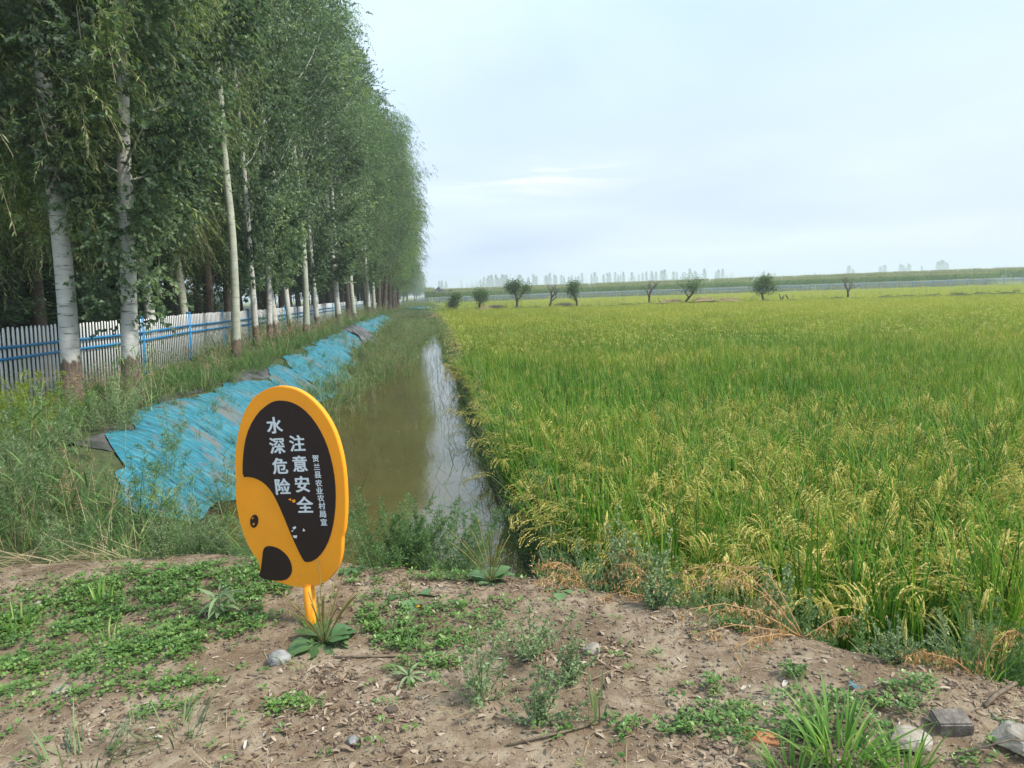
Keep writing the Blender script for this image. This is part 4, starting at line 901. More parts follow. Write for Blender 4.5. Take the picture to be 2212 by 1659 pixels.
# ------------------------------------------------------------------ single stones and finds
def rock(name, x, y, s, m, label, seed, rz=0, cat='stone', flat=.7, blocky=0.0):
    bm = bmesh.new(); bmesh.ops.create_icosphere(bm, subdivisions=4, radius=1); rs = np.random.RandomState(seed)
    dirs = nrm(rs.normal(size=(9, 3)))
    for v in bm.verts:
        c = np.array(v.co); h = min([1.0]+[ (.62+.25*(i % 3)/2)/max(1e-3, float(c@dirs[i])) for i in range(9) if c@dirs[i] > .35])
        c = c*h*(1+.14*float(fbm(c[0]*3+seed, c[1]*3+c[2]*2, 3))); v.co = (c[0]*s[0], c[1]*s[1], c[2]*s[2])
    me = bpy.data.meshes.new(name); bm.to_mesh(me); bm.free(); me.materials.append(m)
    o = bpy.data.objects.new(name, me); C.objects.link(o); o.location = (x, y, gz(x, y)+s[2]*.35); o.rotation_euler = (0.1, .05, rz); tag(o, label, cat); return o
rock('stone', -.74, 3.10, (.055, .04, .038), M['stone_grey'], 'jagged grey white stone beside the broad leaved plant at the sign post', 4, .3)
rock('stone', .64, 2.90, (.045, .038, .034), M['stone'], 'round beige stone alone on the bare soil right of the weeds', 9, .5)
rock('rock', 1.57, 2.10, (.085, .06, .04), M['stone'], 'pale flat rock left of the grey concrete block', 13, .1, 'rock')
rock('rock', 1.90, 2.02, (.10, .085, .055), M['stone'], 'biggest pinkish white rock at the bottom right corner', 17, .4, 'rock')
rock('stone', -1.62, 3.02, (.035, .028, .02), M['stone'], 'small pale stone by the orange scrap at lower left', 21, .2)
rock('stone', -.35, 2.46, (.028, .024, .02), M['stone_grey'], 'little white stone at the bottom edge below the sign', 23)
rock('clod', -.22, 2.62, (.03, .022, .017), M['brown_bark'], 'small dark clod of earth among the dead leaves', 25, cat='clod')
bb = bmesh.new(); bmesh.ops.create_cube(bb, size=1)
for v in bb.verts: v.co = (v.co.x*.115, v.co.y*.085, v.co.z*.06)
bmesh.ops.bevel(bb, geom=bb.edges[:], offset=.006, segments=2, affect='EDGES'); bme = bpy.data.meshes.new('concrete_block'); bb.to_mesh(bme); bb.free(); bme.materials.append(M['concrete'])
bo = bpy.data.objects.new('concrete_block', bme); C.objects.link(bo); bo.location = (1.75, 2.13, gz(1.75, 2.13)+.014); bo.rotation_euler = (.12, -.06, -.25); tag(bo, 'grey concrete block between the two pale rocks', 'block')
tb = MB(); box(tb, (0, 0, 0), (.12, .05, .012)); to_ = tb.obj('tile_piece', M['terracotta'], loc=(1.10, 2.235, gz(1.1, 2.235)+.012)); to_.rotation_euler = (.1, .05, -.35); tag(to_, 'flat orange terracotta tile piece on the weeds, lower right', 'tile')
def twig(pts, r, label):
    pts = np.array([(x, y, gz(x, y)+z) for x, y, z in pts]); mb = MB(); o0 = pts[0].copy(); tube(mb, pts-o0, r, 6, bump=.3); o = mb.obj('twig', M['twig'], loc=o0); tag(o, label, 'twig')
twig([(1.93, 2.19, .008), (2.02, 2.24, .02), (2.16, 2.31, .025)], .0085, 'thick grey twig near the right edge above the biggest rock')
twig([(-.5, 3.07, .006), (-.3, 3.06, .008), (-.12, 3.03, .006)], .006, 'straight tan stick right of the broad leaved plant at the post')
twig([(1.62, 1.955, .06), (1.8, 1.93, .10), (2.0, 1.9, .08)], .003, 'thin dark stem crossing the biggest rock')
twig([(.55, 2.42, .006), (.42, 2.36, .01), (.2, 2.33, .006)], .005, 'curved pale stick on the soil at the lower middle')
sb = MB(); blades(sb, rng, np.zeros((5, 3)), .03, .012, 1.2, .6, rng.rand(5)*6.28, segs=4, tipw=.6); s_ = sb.obj('plastic_scrap', M['blue_sheet'], loc=(1.56, 2.40, gz(1.56, 2.4)+.012)); tag(s_, 'tiny blue plastic scrap in the weeds at lower right', 'scrap')
s_ = MB(); blades(s_, rng, rng.normal(size=(6, 3))*[.02, .02, 0], .07, .03, 1.3, .5, rng.rand(6)*6.28, segs=4, tipw=.6); s_ = s_.obj('plastic_scrap', M['blue_sheet'], loc=(-1.02, 4.33, gz(-1.02, 4.33)+.015)); tag(s_, 'blue plastic scrap on the crest left of the sign board', 'scrap')
# ------------------------------------------------------------------ single plants
def broad_leaf(mb, o_, az, Ln, Wd, lift, drop, petiole=.3, m=0):
    k = 9; s = np.linspace(0, 1, k); th = lift-drop*s; x = np.concatenate([[0], np.cumsum(np.cos(th[1:])*Ln/(k-1))]); z = np.concatenate([[0], np.cumsum(np.sin(th[1:])*Ln/(k-1))])
    ww = np.where(s < petiole, .09, np.sin(pi*np.clip((s-petiole)/(1-petiole), 0, 1)**.75)**.8)*Wd/2; ww[-1] = .002
    rows = []
    for e, dz in ((-1, .16), (-.5, .02), (0, -.05), (.5, .02), (1, .16)):
        wv = ww*(1+.07*np.sin(s*19+e*3)); zz = z+dz*ww+.05*ww*np.sin(s*14+e*5)
        rows.append(np.stack([o_[0]+x*cos(az)-e*wv*sin(az), o_[1]+x*sin(az)+e*wv*cos(az), o_[2]+zz], -1))
    v = np.stack(rows, 1); i, j = np.meshgrid(np.arange(k-1), np.arange(4), indexing='ij'); b_ = (i*5+j).ravel()
    mb.add(v.reshape(-1, 3), q=np.stack([b_, b_+1, b_+6, b_+5], -1), m=m, r=rng.rand())
def plantain(x, y, nl, Ln, Wd, nsp, hs, label, seed, lift=(.3, 1.1)):
    root = empty('plantain_plant', (x, y, gz(x, y)), label, 'plant', 'broad leaved plants on the crest'); r_ = np.random.RandomState(seed)
    mb = MB()
    for i in range(nl): broad_leaf(mb, (0, 0, .005), i*2.4+r_.uniform(-.3, .3), Ln*r_.uniform(.65, 1.1), Wd*r_.uniform(.7, 1.15), r_.uniform(*lift), r_.uniform(.9, 1.7))
    mb.obj('foliage', M['broad_leaf'], root, smooth=True)
    for i in range(nsp):
        az = r_.rand()*6.28; le = r_.uniform(.05, .75); H_ = hs*r_.uniform(.6, 1.1); t = np.linspace(0, 1, 9)
        P = np.stack([np.cos(az)*np.sin(le)*H_*t, np.sin(az)*np.sin(le)*H_*t, H_*np.cos(le)*t+.03*np.sin(t*3)], -1)
        sp = MB(); tube(sp, P, np.where(t < .35, .0016, .0034)*(1-.5*t**4), 5, bump=.9); sp.obj('flower_spike', M['spike'], root)
    return root
plantain(-.56, 3.22, 17, .20, .17, 18, .36, 'big broad leaved plant with brown flower spikes at the foot of the sign post', 3, (.15, .9))
plantain(.26, 3.66, 12, .14, .10, 14, .36, 'broad leaved plant with tall brown spikes on the crest by the water', 5)
plantain(-.17, 3.56, 7, .19, .09, 4, .16, 'flat broad leaved plant with few spikes amid the ground cover', 8, (.1, .6))
plantain(.60, 3.48, 7, .11, .06, 0, .1, 'pale green rosette without spikes left of the dry orange stalks', 12, (.1, .4))
plantain(-.50, 3.98, 8, .12, .05, 3, .15, 'small broad leaved plant at the right edge of the sign board', 15, (.3, 1.1))
plantain(1.93, 2.13, 4, .09, .06, 0, .1, 'tiny light green rosette right of the concrete block', 17, (.1, .4))
r_ = empty('sow_thistle', (-1.12, 3.58, gz(-1.12, 3.58)), 'blue green plant with long ragged leaves left of the sign post', 'plant'); mb = MB()
for i in range(20): broad_leaf(mb, (0, 0, .02+.007*i), i*2.4, .15*random.uniform(.4, 1.1), random.uniform(.012, .03), random.uniform(.2, 1.1), random.uniform(.6, 1.6), .1)
mb.obj('foliage', M['weed_grey'], r_, smooth=True); st_ = MB(); tube(st_, [(0, 0, -.02), (0, 0, .14)], .006, 6); st_.obj('stem', M['weed_grey'], r_)
def goosefoot(x, y, h, nst, label, seed, leaf=.022, lm='weed', spread=.6, per=26, group='goosefoot weeds on the bank', wr=.5):
    global rng
    keep = rng; rng = np.random.RandomState(seed); root = empty('goosefoot_plant', (x, y, gz(x, y)-.005), label, 'weed', group)
    st_ = MB(); b, a_ = disk(nst, .02); az = rng.rand(nst)*6.28
    P = blades(MB(), rng, b, h*rng.uniform(.5, 1.1, nst), .004, rng.uniform(.05, spread, nst), rng.uniform(-.3, .3, nst), az, segs=6)
    for i in range(nst): tube(st_, P[i], .0032*np.linspace(1, .35, 7), 5)
    lf = MB()
    for i in range(nst):
        t = rng.uniform(.1, 1, per)*6; k = np.minimum(t.astype(int), 5); f = (t-k)[:, None]; Q = P[i][k]*(1-f)+P[i][k+1]*f
        az2 = rng.rand(per)*6.28; el = rng.uniform(0, .9, per); d = np.stack([np.cos(az2)*np.cos(el), np.sin(az2)*np.cos(el), np.sin(el)], -1); sl = h*.3*rng.uniform(.2, 1, per)*(1.1-t/6)
        for s in range(5): leaves(lf, rng, Q+d*(sl*(s+.7)/5)[:, None], nrm(d*.6+rng.normal(size=(per, 3))*.7+[0, 0, .1]), leaf*rng.uniform(.5, 1.2, per)*(1.2-.5*t/6), leaf*wr, m=0, wide=.45, hexa=True, fold=.15)
    st_.obj('stem', M['twig'] if lm == 'weed' else M['weed_grey'], root); lf.obj('foliage', M[lm], root); rng = keep; return root
goosefoot(.37, 2.92, .36, 15, 'open blue green weed with dark stems, upper one of the middle group', 31, leaf=.019, lm='weed_grey', spread=1.35, per=13)
goosefoot(.13, 2.62, .30, 12, 'blue green weed with a dark upright stem below the flat ground cover', 32, leaf=.019, lm='weed_grey', spread=1.35, per=13)
goosefoot(.50, 2.70, .26, 12, 'low blue green weed left of the round beige stone', 33, leaf=.019, lm='weed_grey', spread=1.35, per=13)
goosefoot(.33, 2.45, .22, 12, 'lowest blue green weed of the middle group near the bottom edge', 34, leaf=.019, lm='weed_grey', spread=1.35, per=13)
goosefoot(1.02, 3.20, .17, 16, 'dense low grey green bush on the crest beside the dry orange stalks', 35, leaf=.018, lm='weed_grey', spread=1.1)
goosefoot(1.84, 2.56, .20, 16, 'dense grey green bush on the crest at the right', 36, leaf=.014, lm='weed_grey', spread=1.0, wr=.35)
goosefoot(.95, 3.55, .50, 7, 'tall slender weed with small leaves in front of the rice, left one', 37, leaf=.024, lm='weed_grey', spread=.3)
goosefoot(1.12, 3.45, .46, 7, 'tall slender weed with small leaves in front of the rice, right one', 38, leaf=.024, lm='weed_grey', spread=.35)
goosefoot(1.55, 3.05, .38, 7, 'slender weed behind the largest fan of dry orange stalks', 39, leaf=.022, lm='weed_grey', spread=.4)
goosefoot(-1.72, 4.50, .34, 10, 'tall grey green flowering weed on the crest left of the sign', 40, leaf=.016, lm='weed_grey', spread=.4, wr=.4)
goosefoot(-1.35, 4.50, .22, 9, 'small grey green weed on the crest directly left of the sign', 41, leaf=.014, lm='weed_grey', spread=.6, wr=.4)
# soft green feathery bushes in front of the water
def feather_bush(x, y, h, n, label, seed):
    global rng
    keep = rng; rng = np.random.RandomState(seed); root = empty('feathery_bush', (x, y, gz(x, y)-.02), label, 'bush', 'feathery bushes before the water')
    mb = bushy(h, n+9, .024, .0042, 75, spread=.8, sub=7); mb.obj('foliage', [M['weed'], M['weed_grey']], root); rng = keep
feather_bush(-.33, 4.36, .80, 12, 'tallest feathery bush right beside the sign board, before the water', 51)
feather_bush(-.05, 4.24, .68, 12, 'feathery bush in the middle of the crest before the water', 52)
feather_bush(.14, 4.10, .55, 10, 'low feathery bush nearest the brown plant spikes', 53)
feather_bush(-.20, 4.12, .40, 10, 'lowest feathery bush on the crest, in front of the two taller ones', 54)
# dry orange stalks
def dry_plant(x, y, stems, label, seed):
    r2_ = np.random.RandomState(seed); root = empty('dry_plant', (x, y, gz(x, y)), label, 'dry plant', 'dry orange stalks on the crest'); st_ = MB(); lf = MB()
    for az, H_, R_ in stems:
        t = np.linspace(0, 1, 12); H_ *= 1.15; hx = R_*t; z = H_*np.sin(np.minimum(t*2.1, 2.6))*1.0*(1-.25*t); P = np.stack([hx*cos(az), hx*sin(az), z], -1)+r2_.normal(size=(12, 3))*.004
        tube(st_, P, .0028*np.linspace(1, .5, 12), 5)
        n_ = 80; k = r2_.randint(2, 12, n_); Q = P[k]+r2_.normal(size=(n_, 3))*[.02, .02, .01]
        leaves(lf, r2_, Q, nrm(r2_.normal(size=(n_, 3))*.35+[0, 0, -1]), r2_.uniform(.012, .034, n_), .009, rnd=r2_.rand(n_), fold=.5)
        for kk in range(3, 11, 2):
            a2 = az+r2_.uniform(-1, 1); s_ = r2_.uniform(.05, .12); q = np.stack([P[kk], P[kk]+[cos(a2)*s_*.6, sin(a2)*s_*.6, -.01], P[kk]+[cos(a2)*s_, sin(a2)*s_, -s_*.7]]); tube(st_, q, .0015, 4)
            Q = q[1]*(1-r2_.rand(10, 1))+q[2]*r2_.rand(10, 1); leaves(lf, r2_, Q, nrm(r2_.normal(size=(10, 3))*.35+[0, 0, -1]), .02, .007, rnd=r2_.rand(10), fold=.5)
    st_.obj('stem', M['dry_orange'], root); lf.obj('foliage', M['dry_orange'], root)
dry_plant(.78, 3.55, [(2.9, .17, .28), (3.3, .12, .3), (2.5, .14, .25), (.3, .10, .3)], 'leftmost dry orange plant with arching stalks by the pale rosette', 61)
dry_plant(1.12, 3.33, [(2.7, .22, .26), (2.2, .25, .3), (3.2, .10, .35), (.2, .08, .4), (2.9, .15, .2)], 'dry orange plant with tall arching stalks before the tall slender weeds', 62)
dry_plant(1.60, 2.86, [(2.75, .34, .55), (2.6, .26, .5), (3.0, .18, .55), (2.9, .14, .45), (3.2, .10, .5), (2.3, .3, .35), (.2, .06, .3), (3.5, .08, .4)], 'largest fan of dry orange stalks at the edge of the rice', 63)
dry_plant(2.12, 2.46, [(.3, .16, .3), (2.6, .08, .2), (3.0, .12, .3), (.8, .1, .3)], 'thin dry yellowish stalks at the right end of the crest', 64)
# a flowering hawkweed with one yellow bloom
r_ = empty('yellow_flower', (-.16, 2.86, gz(-.16, 2.86)), 'thin plant with one yellow bloom above the ground cover', 'flower'); mb = MB()
for i in range(12): broad_leaf(mb, (0, 0, .01), i*2.4, .09, .014, random.uniform(.2, .9), 1.0, .05)
mb.obj('foliage', M['weed_grey'], r_); mb = MB()
for q in ([(0, 0, 0), (.02, .02, .10), (.0, .06, .20), (.05, .15, .24)], [(0, 0, 0), (.0, .0, .12), (.03, .02, .22)], [(.0, .02, .10), (.06, .04, .15), (.12, .05, .17)]): tube(mb, q, .0018, 5)
mb.obj('stem', M['weed'], r_); mb = MB(); a_ = np.linspace(0, 6.28, 14); leaves(mb, rng, np.tile([[.05, .15, .243]], (14, 1)), np.stack([np.cos(a_), np.sin(a_), .5+0*a_], -1), .011, .006)
mb.obj('bloom', paint('yellow_petal', (.85, .6, .02)), r_)
# ------------------------------------------------------------------ grass tufts in the foreground
def grass_tuft(x, y, n, h, wd, label, seed, leanr=(.15, 1.0), curv=(.4, 1.4), mat_='grass_bright', R=.07, az0=None):
    r2_ = np.random.RandomState(seed); root = empty('grass_tuft', (x, y, gz(x, y)-.01), label, 'grass tuft', 'grass tufts on the near bank')
    nn = n//2
    for nm in ('outer_blades', 'inner_blades'):
        mb = MB(); a_ = r2_.rand(nn)*6.28; b = np.stack([R*np.sqrt(r2_.rand(nn))*np.cos(a_), R*np.sqrt(r2_.rand(nn))*np.sin(a_), np.zeros(nn)], -1)
        lo, hi = leanr if nm == 'outer_blades' else (0, leanr[1]*.5)
        blades(mb, r2_, b, h*r2_.uniform(.4, 1.1, nn), wd*r2_.uniform(.6, 1.25, nn), r2_.uniform(lo, hi, nn), r2_.uniform(*curv, nn), a_, segs=7); mb.obj(nm, M[mat_], root)
grass_tuft(1.30, 2.08, 110, .26, .011, 'large bright green grass tuft at the bottom right', 71, R=.10)
grass_tuft(1.12, 2.05, 50, .17, .009, 'bright green grass tuft left of the largest one, bottom right', 72)
grass_tuft(1.47, 1.98, 60, .20, .010, 'bright green grass tuft in front of the pale flat rock', 73)
grass_tuft(-1.30, 2.50, 60, .20, .008, 'spreading blue green grass at the bottom left corner', 74, leanr=(.7, 1.3), curv=(.1, .7), mat_='grass_grey', R=.15)
grass_tuft(-1.02, 2.60, 36, .18, .007, 'loose blue green grass right of the bottom left corner tuft', 75, leanr=(.6, 1.2), curv=(.1, .7), mat_='grass_grey', R=.12)
grass_tuft(-2.15, 3.70, 60, .19, .009, 'green grass tuft at the left edge in the ground cover', 76, leanr=(.4, 1.1))
grass_tuft(-1.85, 3.92, 22, .20, .012, 'few bright upright blades in the ground cover at left', 77, leanr=(.0, .5), curv=(.1, .8))
grass_tuft(-1.62, 3.45, 40, .17, .009, 'grass tuft in the middle of the left ground cover', 78, leanr=(.5, 1.2))
grass_tuft(-.64, 3.05, 14, .09, .006, 'little grass shoot left of the jagged grey white stone', 79)
grass_tuft(.56, 2.48, 10, .20, .010, 'tall pale upright blades among the lower blue green weeds', 80, leanr=(.0, .4), curv=(.0, .5), mat_='grass_grey')
grass_tuft(.46, 4.35, 46, .50, .013, 'dark rush like blades standing at the water corner left of the rice', 81, mat_='grass', leanr=(.0, .45), curv=(.0, .5), R=.14)
grass_tuft(.30, 4.75, 40, .46, .012, 'rush like blades rising from the water before the rice', 82, mat_='grass', leanr=(.0, .5), curv=(.0, .6), R=.14)
grass_tuft(-.62, 3.40, 26, .16, .007, 'thin grass at the left foot of the sign post', 83)
grass_tuft(2.25, 2.55, 60, .42, .012, 'tall green grass at the right edge before the rice', 84, leanr=(.0, .6), curv=(.2, .9))
def tall_reed(x, y, h, lean_az, lean, label, seed, m_='grass'):
    r2_ = np.random.RandomState(seed); z0 = gz(x, y)-.02; root = empty('reed_stalk', (x, y, z0), label, 'reed', 'tall reeds on the left bank'); t = np.linspace(0, 1, 10)
    P = np.stack([np.cos(lean_az)*lean*h*t**1.3, np.sin(lean_az)*lean*h*t**1.3, h*t*(1-.2*lean*t)], -1); st_ = MB(); tube(st_, P, .005*np.linspace(1, .4, 10), 6); st_.obj('stem', M['reed_green'], root); mb = MB()
    k = np.arange(2, 10); az = np.where(k % 2, 0.3, 3.4)+r2_.normal(size=8)*.5
    blades(mb, r2_, P[k], r2_.uniform(.22, .38, 8), .022, r2_.uniform(.5, 1.2, 8), r2_.uniform(.2, 1.0, 8), az, segs=6); mb.obj('foliage', M[m_], root)
M['reed_green'] = leafmat('reed_green', [(0, (.25, .33, .10)), (1, (.42, .46, .2))], trans=.1)
for i, (x, y, h, az, le, lb) in enumerate([(-2.75, 6.4, 1.15, 1.2, .12, 'tallest reed, upright, in front of the second thick trunk'), (-3.55, 6.5, .85, .2, .15, 'reed with two broad blades below the thick leftmost trunk'), (-2.1, 6.3, .95, .1, .35, 'reed leaning right over the blue sheet, left of the sign'),
        (-2.0, 7.0, .85, 2.6, .2, 'reed standing in the middle of the near blue sheet'), (-2.6, 6.0, .8, .4, .5, 'slanting reed crossing the left end of the blue sheet'), (-2.3, 5.4, .6, 2.9, .3, 'short reed bowed left before the blue sheet'), (-3.3, 5.3, .6, .6, .3, 'pale reed in the feathery weeds at left'), (-1.55, 5.9, .7, .2, .15, 'reed just left of the sign board edge')]):
    tall_reed(x, y, h, az, le, lb, 90+i)

# ------------------------------------------------------------------ small trees on the bund
def ux(u): return tan(radians(6.4687)+math.atan((u-1106)/1533*1.008))
def small_tree(u, H_, Wd, leafy, label, seed, lean=0.0, base=.1):
    H_ *= .88
    r2_ = np.random.RandomState(seed); r = ux(u); Y_ = 80/(1+.45*r); X_ = Y_*r; root = empty('small_tree', (X_, Y_, gz(X_, Y_)-.05), label, 'tree', 'small trees along the bund')
    tr = MB(); tips = []
    def grow(p, d, L_, r0, lev):
        n_ = 5; P = [p]; dd_ = d
        for i in range(n_): dd_ = nrm(dd_+r2_.normal(size=3)*.16+np.array([0, 0, .04])); P.append(P[-1]+dd_*L_/n_)
        P = np.array(P); tube(tr, P, r0*np.linspace(1, .55, n_+1), 5 if lev < 2 else 4, cap=False)
        if lev >= 1: tips.extend(P[2:])
        if lev < 4:
            for k_ in range(2 if lev else 4):
                a_ = r2_.rand()*6.28; o_ = np.array([cos(a_)*Wd, sin(a_)*Wd, .55 if lev else .75])
                grow(P[-1] if k_ < 2 else P[-3], nrm(dd_*.55+nrm(o_)*.75), L_*r2_.uniform(.6, .85), r0*.6, lev+1)
    grow(np.zeros(3), nrm(np.array([lean, 0, 1.0])), H_*.2, .085*H_/2.5, 0)
    tips = np.array(tips); sc = H_/max(tips[:, 2].max(), .1)
    for v in tr.v: v *= np.array([sc, sc, sc], np.float32)
    tr.obj('trunk', M['brown_bark'], root, smooth=True); tips = tips*sc
    if leafy:
        sel = tips[(r2_.rand(len(tips)) < leafy)] if leafy > .3 else tips[(tips[:, 2] < H_*.75) & (r2_.rand(len(tips)) < .35)]
        n_ = 12; Q = np.repeat(sel, n_, 0)+r2_.normal(size=(len(sel)*n_, 3))*.26; mb = MB()
        leaves(mb, r2_, Q, nrm(r2_.normal(size=Q.shape)+[0, 0, -.3]), .13, .085); mb.obj('crown', M['bund_leaf'], root)
for a_ in [(975, 2.6, 1.0, .9, 'leafy small tree nearest the end of the ditch', 1), (1042, 2.2, 1.0, .9, 'lowest of the leafy small trees, second from the ditch', 22, .1), (1122, 3.0, .8, 1, 'rounded leafy small tree left of the first bare tree', 3),
           (1192, 2.8, .7, 0, 'bare small tree between two leafy ones', 4, .2), (1250, 2.8, .6, .75, 'narrow leafy small tree right of the first bare tree', 5), (1405, 2.7, .9, 0, 'bare wide small tree in the middle of the bund', 6),
           (1482, 2.7, 1.1, .35, 'half bare small tree with some low leafy boughs', 7, .5), (1648, 2.4, 1.4, 1, 'broad bushy small tree spreading to the left', 8, -.2), (1828, 2.3, 1.0, 0, 'rightmost bare small tree, fan shaped', 9)]:
    small_tree(*a_)
def stump(u, lb, sd):
    r = ux(u); Y_ = 80/(1+.45*r)-.5; X_ = Y_*r; root = empty('tree_stump', (X_, Y_, gz(X_, Y_)-.05), lb, 'stump', 'dark stumps on the bund'); r2_ = np.random.RandomState(sd)
    for k_ in range(3): mb = MB(); a_ = r2_.uniform(0, 6.28); tube(mb, [(0, 0, 0), (.12*cos(a_), 0, .35), (.3*cos(a_), .1, .75*r2_.uniform(.7, 1.2))], [.1, .07, .03], 6); mb.obj('branch', M['brown_bark'], root)
stump(1687, 'left short dark stump on the bund right of the bushy tree', 1); stump(1702, 'right short dark stump on the bund right of the bushy tree', 2)
def heap(x, y, sx, sy, h, n, m, label, seed, cat='straw heap', name='straw_heap', L_=(.25, .7), grp='straw heaps'):
    r2_ = np.random.RandomState(seed); z0 = gz(x, y); mb = MB(); k = 14; u_ = np.linspace(-1, 1, k); UX, UY = np.meshgrid(u_, u_, indexing='ij'); rr = np.clip(1-UX**2-UY**2, 0, 1)
    Zm = h*rr**.7*(1+.3*fbm(UX*3+seed, UY*3, 2)); v = np.stack([UX*sx, UY*sy, Zm-.05], -1); i, j = np.meshgrid(np.arange(k-1), np.arange(k-1), indexing='ij'); b_ = (i*k+j).ravel()
    mb.add(v.reshape(-1, 3), q=np.stack([b_, b_+k, b_+k+1, b_+1], -1)); a_ = r2_.rand(n)*6.28; q = np.sqrt(r2_.rand(n)); px, py = q*np.cos(a_), q*np.sin(a_); pz = h*np.clip(1-q*q, 0, 1)**.7
    blades(mb, r2_, np.stack([px*sx, py*sy, pz-.03], -1), r2_.uniform(*L_, n), .03, r2_.uniform(.9, 1.7, n), r2_.uniform(-.2, .7, n), r2_.rand(n)*6.28, segs=3, tipw=.4)
    o = mb.obj(name, m, loc=(x, y, z0)); tag(o, label, cat, grp)
heap(1.3, 76.5, 1.5, 1.0, .35, 500, M['straw'], 'low straw heap lying across the far end of the ditch', 1)
heap(3.6, 75.3, 1.9, 1.1, .45, 700, M['straw'], 'largest straw heap at the far end of the ditch', 2)
heap(6.2, 76.5, 1.0, .8, .40, 300, M['straw'], 'small straw heap just right of the ditch end', 3)
for u, lb, sd in ((1078, 'orange straw heap between the second and third leafy small trees', 4), (1222, 'orange straw heap between the first bare tree and the narrow leafy tree', 5), (1452, 'orange straw heap right of the middle bare tree', 6), (1520, 'orange straw heap right of the half bare tree', 7), (1575, 'orange straw heap left of the broad bushy tree', 8)):
    r = ux(u); Y_ = 80/(1+.45*r); heap(Y_*r, Y_, 1.2, .7, .22, 500, M['straw'], lb, sd, L_=(.2, .6))
# black shade canopy beyond the far fence
cr_ = empty('shade_canopy', (3.0, 176, gz(3.0, 176)), 'black peaked shade canopy at the end of the tree belt', 'canopy')
k = 15; u_ = np.linspace(-1, 1, k); UX, UY = np.meshgrid(u_, u_, indexing='ij'); rr = np.sqrt(UX**2+UY**2)
Zc = 2.3+1.6*np.exp(-rr*2.2)+.35*(np.abs(UX)*np.abs(UY))**1.5+.9*np.clip(UX-.55, 0, 1)**1.2
i, j = np.meshgrid(np.arange(k-1), np.arange(k-1), indexing='ij'); b_ = (i*k+j).ravel()
MB().add(np.stack([UX*2.9-.3+.9*(UX > .5)*(UX-.5), UY*2.4, Zc], -1).reshape(-1, 3), q=np.stack([b_, b_+k, b_+k+1, b_+1], -1)).obj('canopy_cloth', M['black_net'], cr_, smooth=True)
for sx, sy in ((-1, -1), (1, -1), (-1, 1), (1, 1)):
    mb = MB(); tube(mb, [(sx*2.7, sy*2.2, 0), (sx*2.7, sy*2.2, 2.6)], .04, 6); mb.obj('pole', M['black_net'], cr_)
# ------------------------------------------------------------------ distant trees
def far_variant(seed, H_, R_, z0, n, shape, leaf=1.1):
    r2_ = np.random.RandomState(seed); mb = MB(); t = r2_.rand(n)
    Rz = R_*(np.sin(pi*np.clip(t*.9+.08, 0, 1))**.6 if shape == 'col' else np.sqrt(np.clip(1-(2*t-.9)**2/1.3, 0, 1)))
    a_ = r2_.rand(n)*6.28; q = np.sqrt(r2_.rand(n))*Rz*(1+.35*np.sin(a_*3+t*9)); P = np.stack([q*np.cos(a_), q*np.sin(a_), z0+t*(H_-z0)], -1)
    leaves(mb, r2_, P, nrm(r2_.normal(size=(n, 3))*[1, 1, .6]+[0, 0, .7 if shape == 'col' else 0]), leaf, leaf*.6)
    tr = MB(); tube(tr, [(0, 0, -.5), (0, 0, H_*.5), (.1, 0, H_*.9)], [H_*.014, H_*.01, H_*.003], 5)
    for _ in range(7):
        z = r2_.uniform(.3, .8)*H_; az = r2_.rand()*6.28; tube(tr, [(0, 0, z), (R_*.6*cos(az), R_*.6*sin(az), z+H_*.12)], [.09, .03], 4, cap=False)
    return (tr.mesh('trunk', [M['brown_bark']]), mb.mesh('crown', [M['far_leaf']]))
VAR['fp0'] = far_variant(1, 18, 1.7, 2.5, 420, 'col'); VAR['fp1'] = far_variant(2, 17, 1.3, 2, 280, 'col'); VAR['fp2'] = far_variant(3, 16, .8, 4, 60, 'col', .7); VAR['fr'] = far_variant(4, 10, 5.2, 1.2, 900, 'rnd', 1.3)
r2 = random.Random(4)
def ft(u, key, D, s, label, group): r = ux(u); D *= 1.75; s *= 1.75; plant_tree(key, D*r, D, s, r2.uniform(0, 6), label, group=group, name='distant_tree', z=0)
LA = 'one of the hazy slim poplars in the long row on the horizon'
for x in [300, 318, 345]: ft(864+.3174*x, 'fp0', 640, r2.uniform(.72, .85), 'one of the hazy round topped poplars right of the black canopy', 'hazy trees right of the canopy')
for x in [445, 452, 483, 490, 503, 515, 522, 532, 545, 553, 562]: ft(864+.3174*x, 'fp2', 700, r2.uniform(.7, .95), LA, 'distant poplar row')
for x in [575, 590, 600, 620, 630, 650, 658, 680, 690, 700, 712, 722, 735, 750, 760, 785, 792, 800, 832, 845, 860, 890, 896, 930, 938, 950, 1010, 1018, 1025, 1040, 1070, 1080, 1115, 1130, 1165, 1185, 1210, 1232, 1240, 1255, 1280, 1318, 1325, 1340, 1355,
          1398, 1405, 1425, 1440, 1470, 1478, 1495, 1510, 1530, 1536, 1565, 1585, 1590, 1605, 1610, 1635, 1660, 1685, 1720, 1730, 1750, 1785, 1800, 1808, 1825, 1862, 1872, 1890, 1920, 1930, 1945, 1968, 1975, 1992, 2010, 2018, 2072, 2082, 2150, 2165, 2170, 2195]:
    ft(864+.3174*x, r2.choice(['fp0', 'fp1', 'fp1', 'fp2'] if 1100 < x else ['fp0', 'fp0', 'fp1']), 700+r2.uniform(-15, 15), r2.uniform(.78, 1.05), LA, 'distant poplar row')
LB = 'one of the thin bare poplars on the horizon right of the poplar row'
for x in [30, 38, 108, 125, 130, 150, 180, 188, 210, 218, 235]: ft(1512+.3164*x, 'fp2', 720, r2.uniform(.7, .95), LB, 'distant bare poplars')
LC = 'one of the tall hazy poplars above the corn at the right'
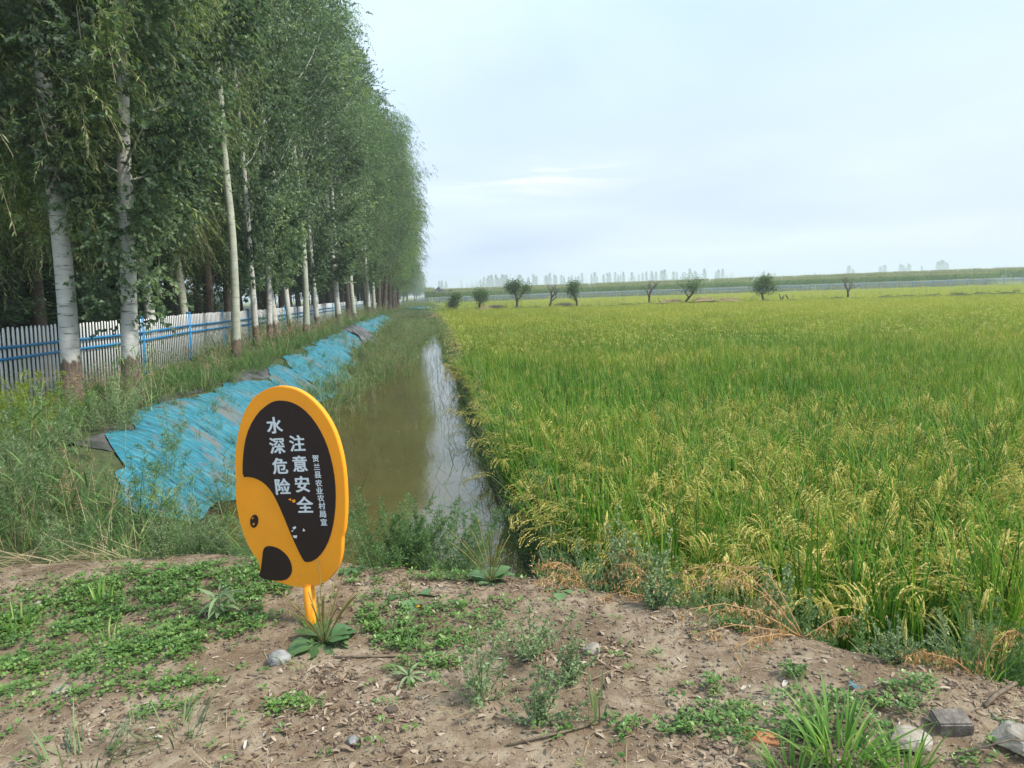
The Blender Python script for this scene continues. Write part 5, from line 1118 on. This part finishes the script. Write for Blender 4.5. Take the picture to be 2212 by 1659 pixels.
for x, s in ((775, .6), (995, .9), (1005, .95), (1025, .75), (1033, .7), (1210, .85), (1217, .8), (1236, .9), (1245, .92), (1345, .95), (1360, .9), (1370, .8), (1385, .75), (1400, .95), (1410, .9), (1490, .8), (1595, 1.0), (1603, 1.02), (1615, 1.05), (1627, 1.1), (1637, 1.05), (1657, .95), (1665, .85)): ft(1512+.3164*x, 'fp0', 720, s, LC, 'distant poplars at the right')
LD = 'one of the low rounded hazy trees above the corn at the right'
for x, s in ((235, .25), (552, .35), (820, .35), (885, .3), (940, .35), (1150, .7), (1170, .85), (1195, .6), (1265, .35), (1300, .8), (1325, .95), (1340, .7), (1550, .4), (1730, .6), (1760, .7), (1785, .65), (1815, .6), (1850, .6), (1880, .55), (1920, .8), (1940, .6), (1975, 1.0), (2000, 1.05), (2030, 1.0), (2060, 1.05), (2090, 1.0), (2120, .8), (2160, .75), (2200, .8), (2240, .8)):
    ft(1512+.3164*x, 'fr', 740, s, LD, 'distant rounded trees at the right')
# two birds far off
for u, v_, lb in ((968, 548, 'upper tiny dark bird in the sky beside the tree belt'), (967, 557, 'lower tiny dark bird in the sky beside the tree belt')):
    bq = MB(); bq.add([(0.0, -.12, 0), (0, .14, .01), (-.3, .02, .12), (.3, .02, .1), (0, 0, -.04)], t=[[0, 2, 1], [0, 1, 3], [0, 4, 1], [0, 1, 4]]); o = bq.obj('bird', M['black_net'], loc=(120*ux(u), 120, EYE+(639-(u-924)*.035-v_)*120/1533)); tag(o, lb, 'bird', 'birds')
# ------------------------------------------------------------------ haze
hz = bpy.data.materials.new('haze'); hz.use_nodes = True; hn = hz.node_tree; hn.nodes.clear(); ho = hn.nodes.new('ShaderNodeOutputMaterial'); pv = hn.nodes.new('ShaderNodeVolumePrincipled')
pv.inputs['Color'].default_value = (.82, .90, .97, 1); pv.inputs['Density'].default_value = .00095; pv.inputs['Anisotropy'].default_value = .1; hn.links.new(pv.outputs[0], ho.inputs['Volume'])
mb = MB(); box(mb, (0, 650, 10.5), (3400, 2300, 25.5)); tag(mb.obj('haze', hz), kind='stuff')
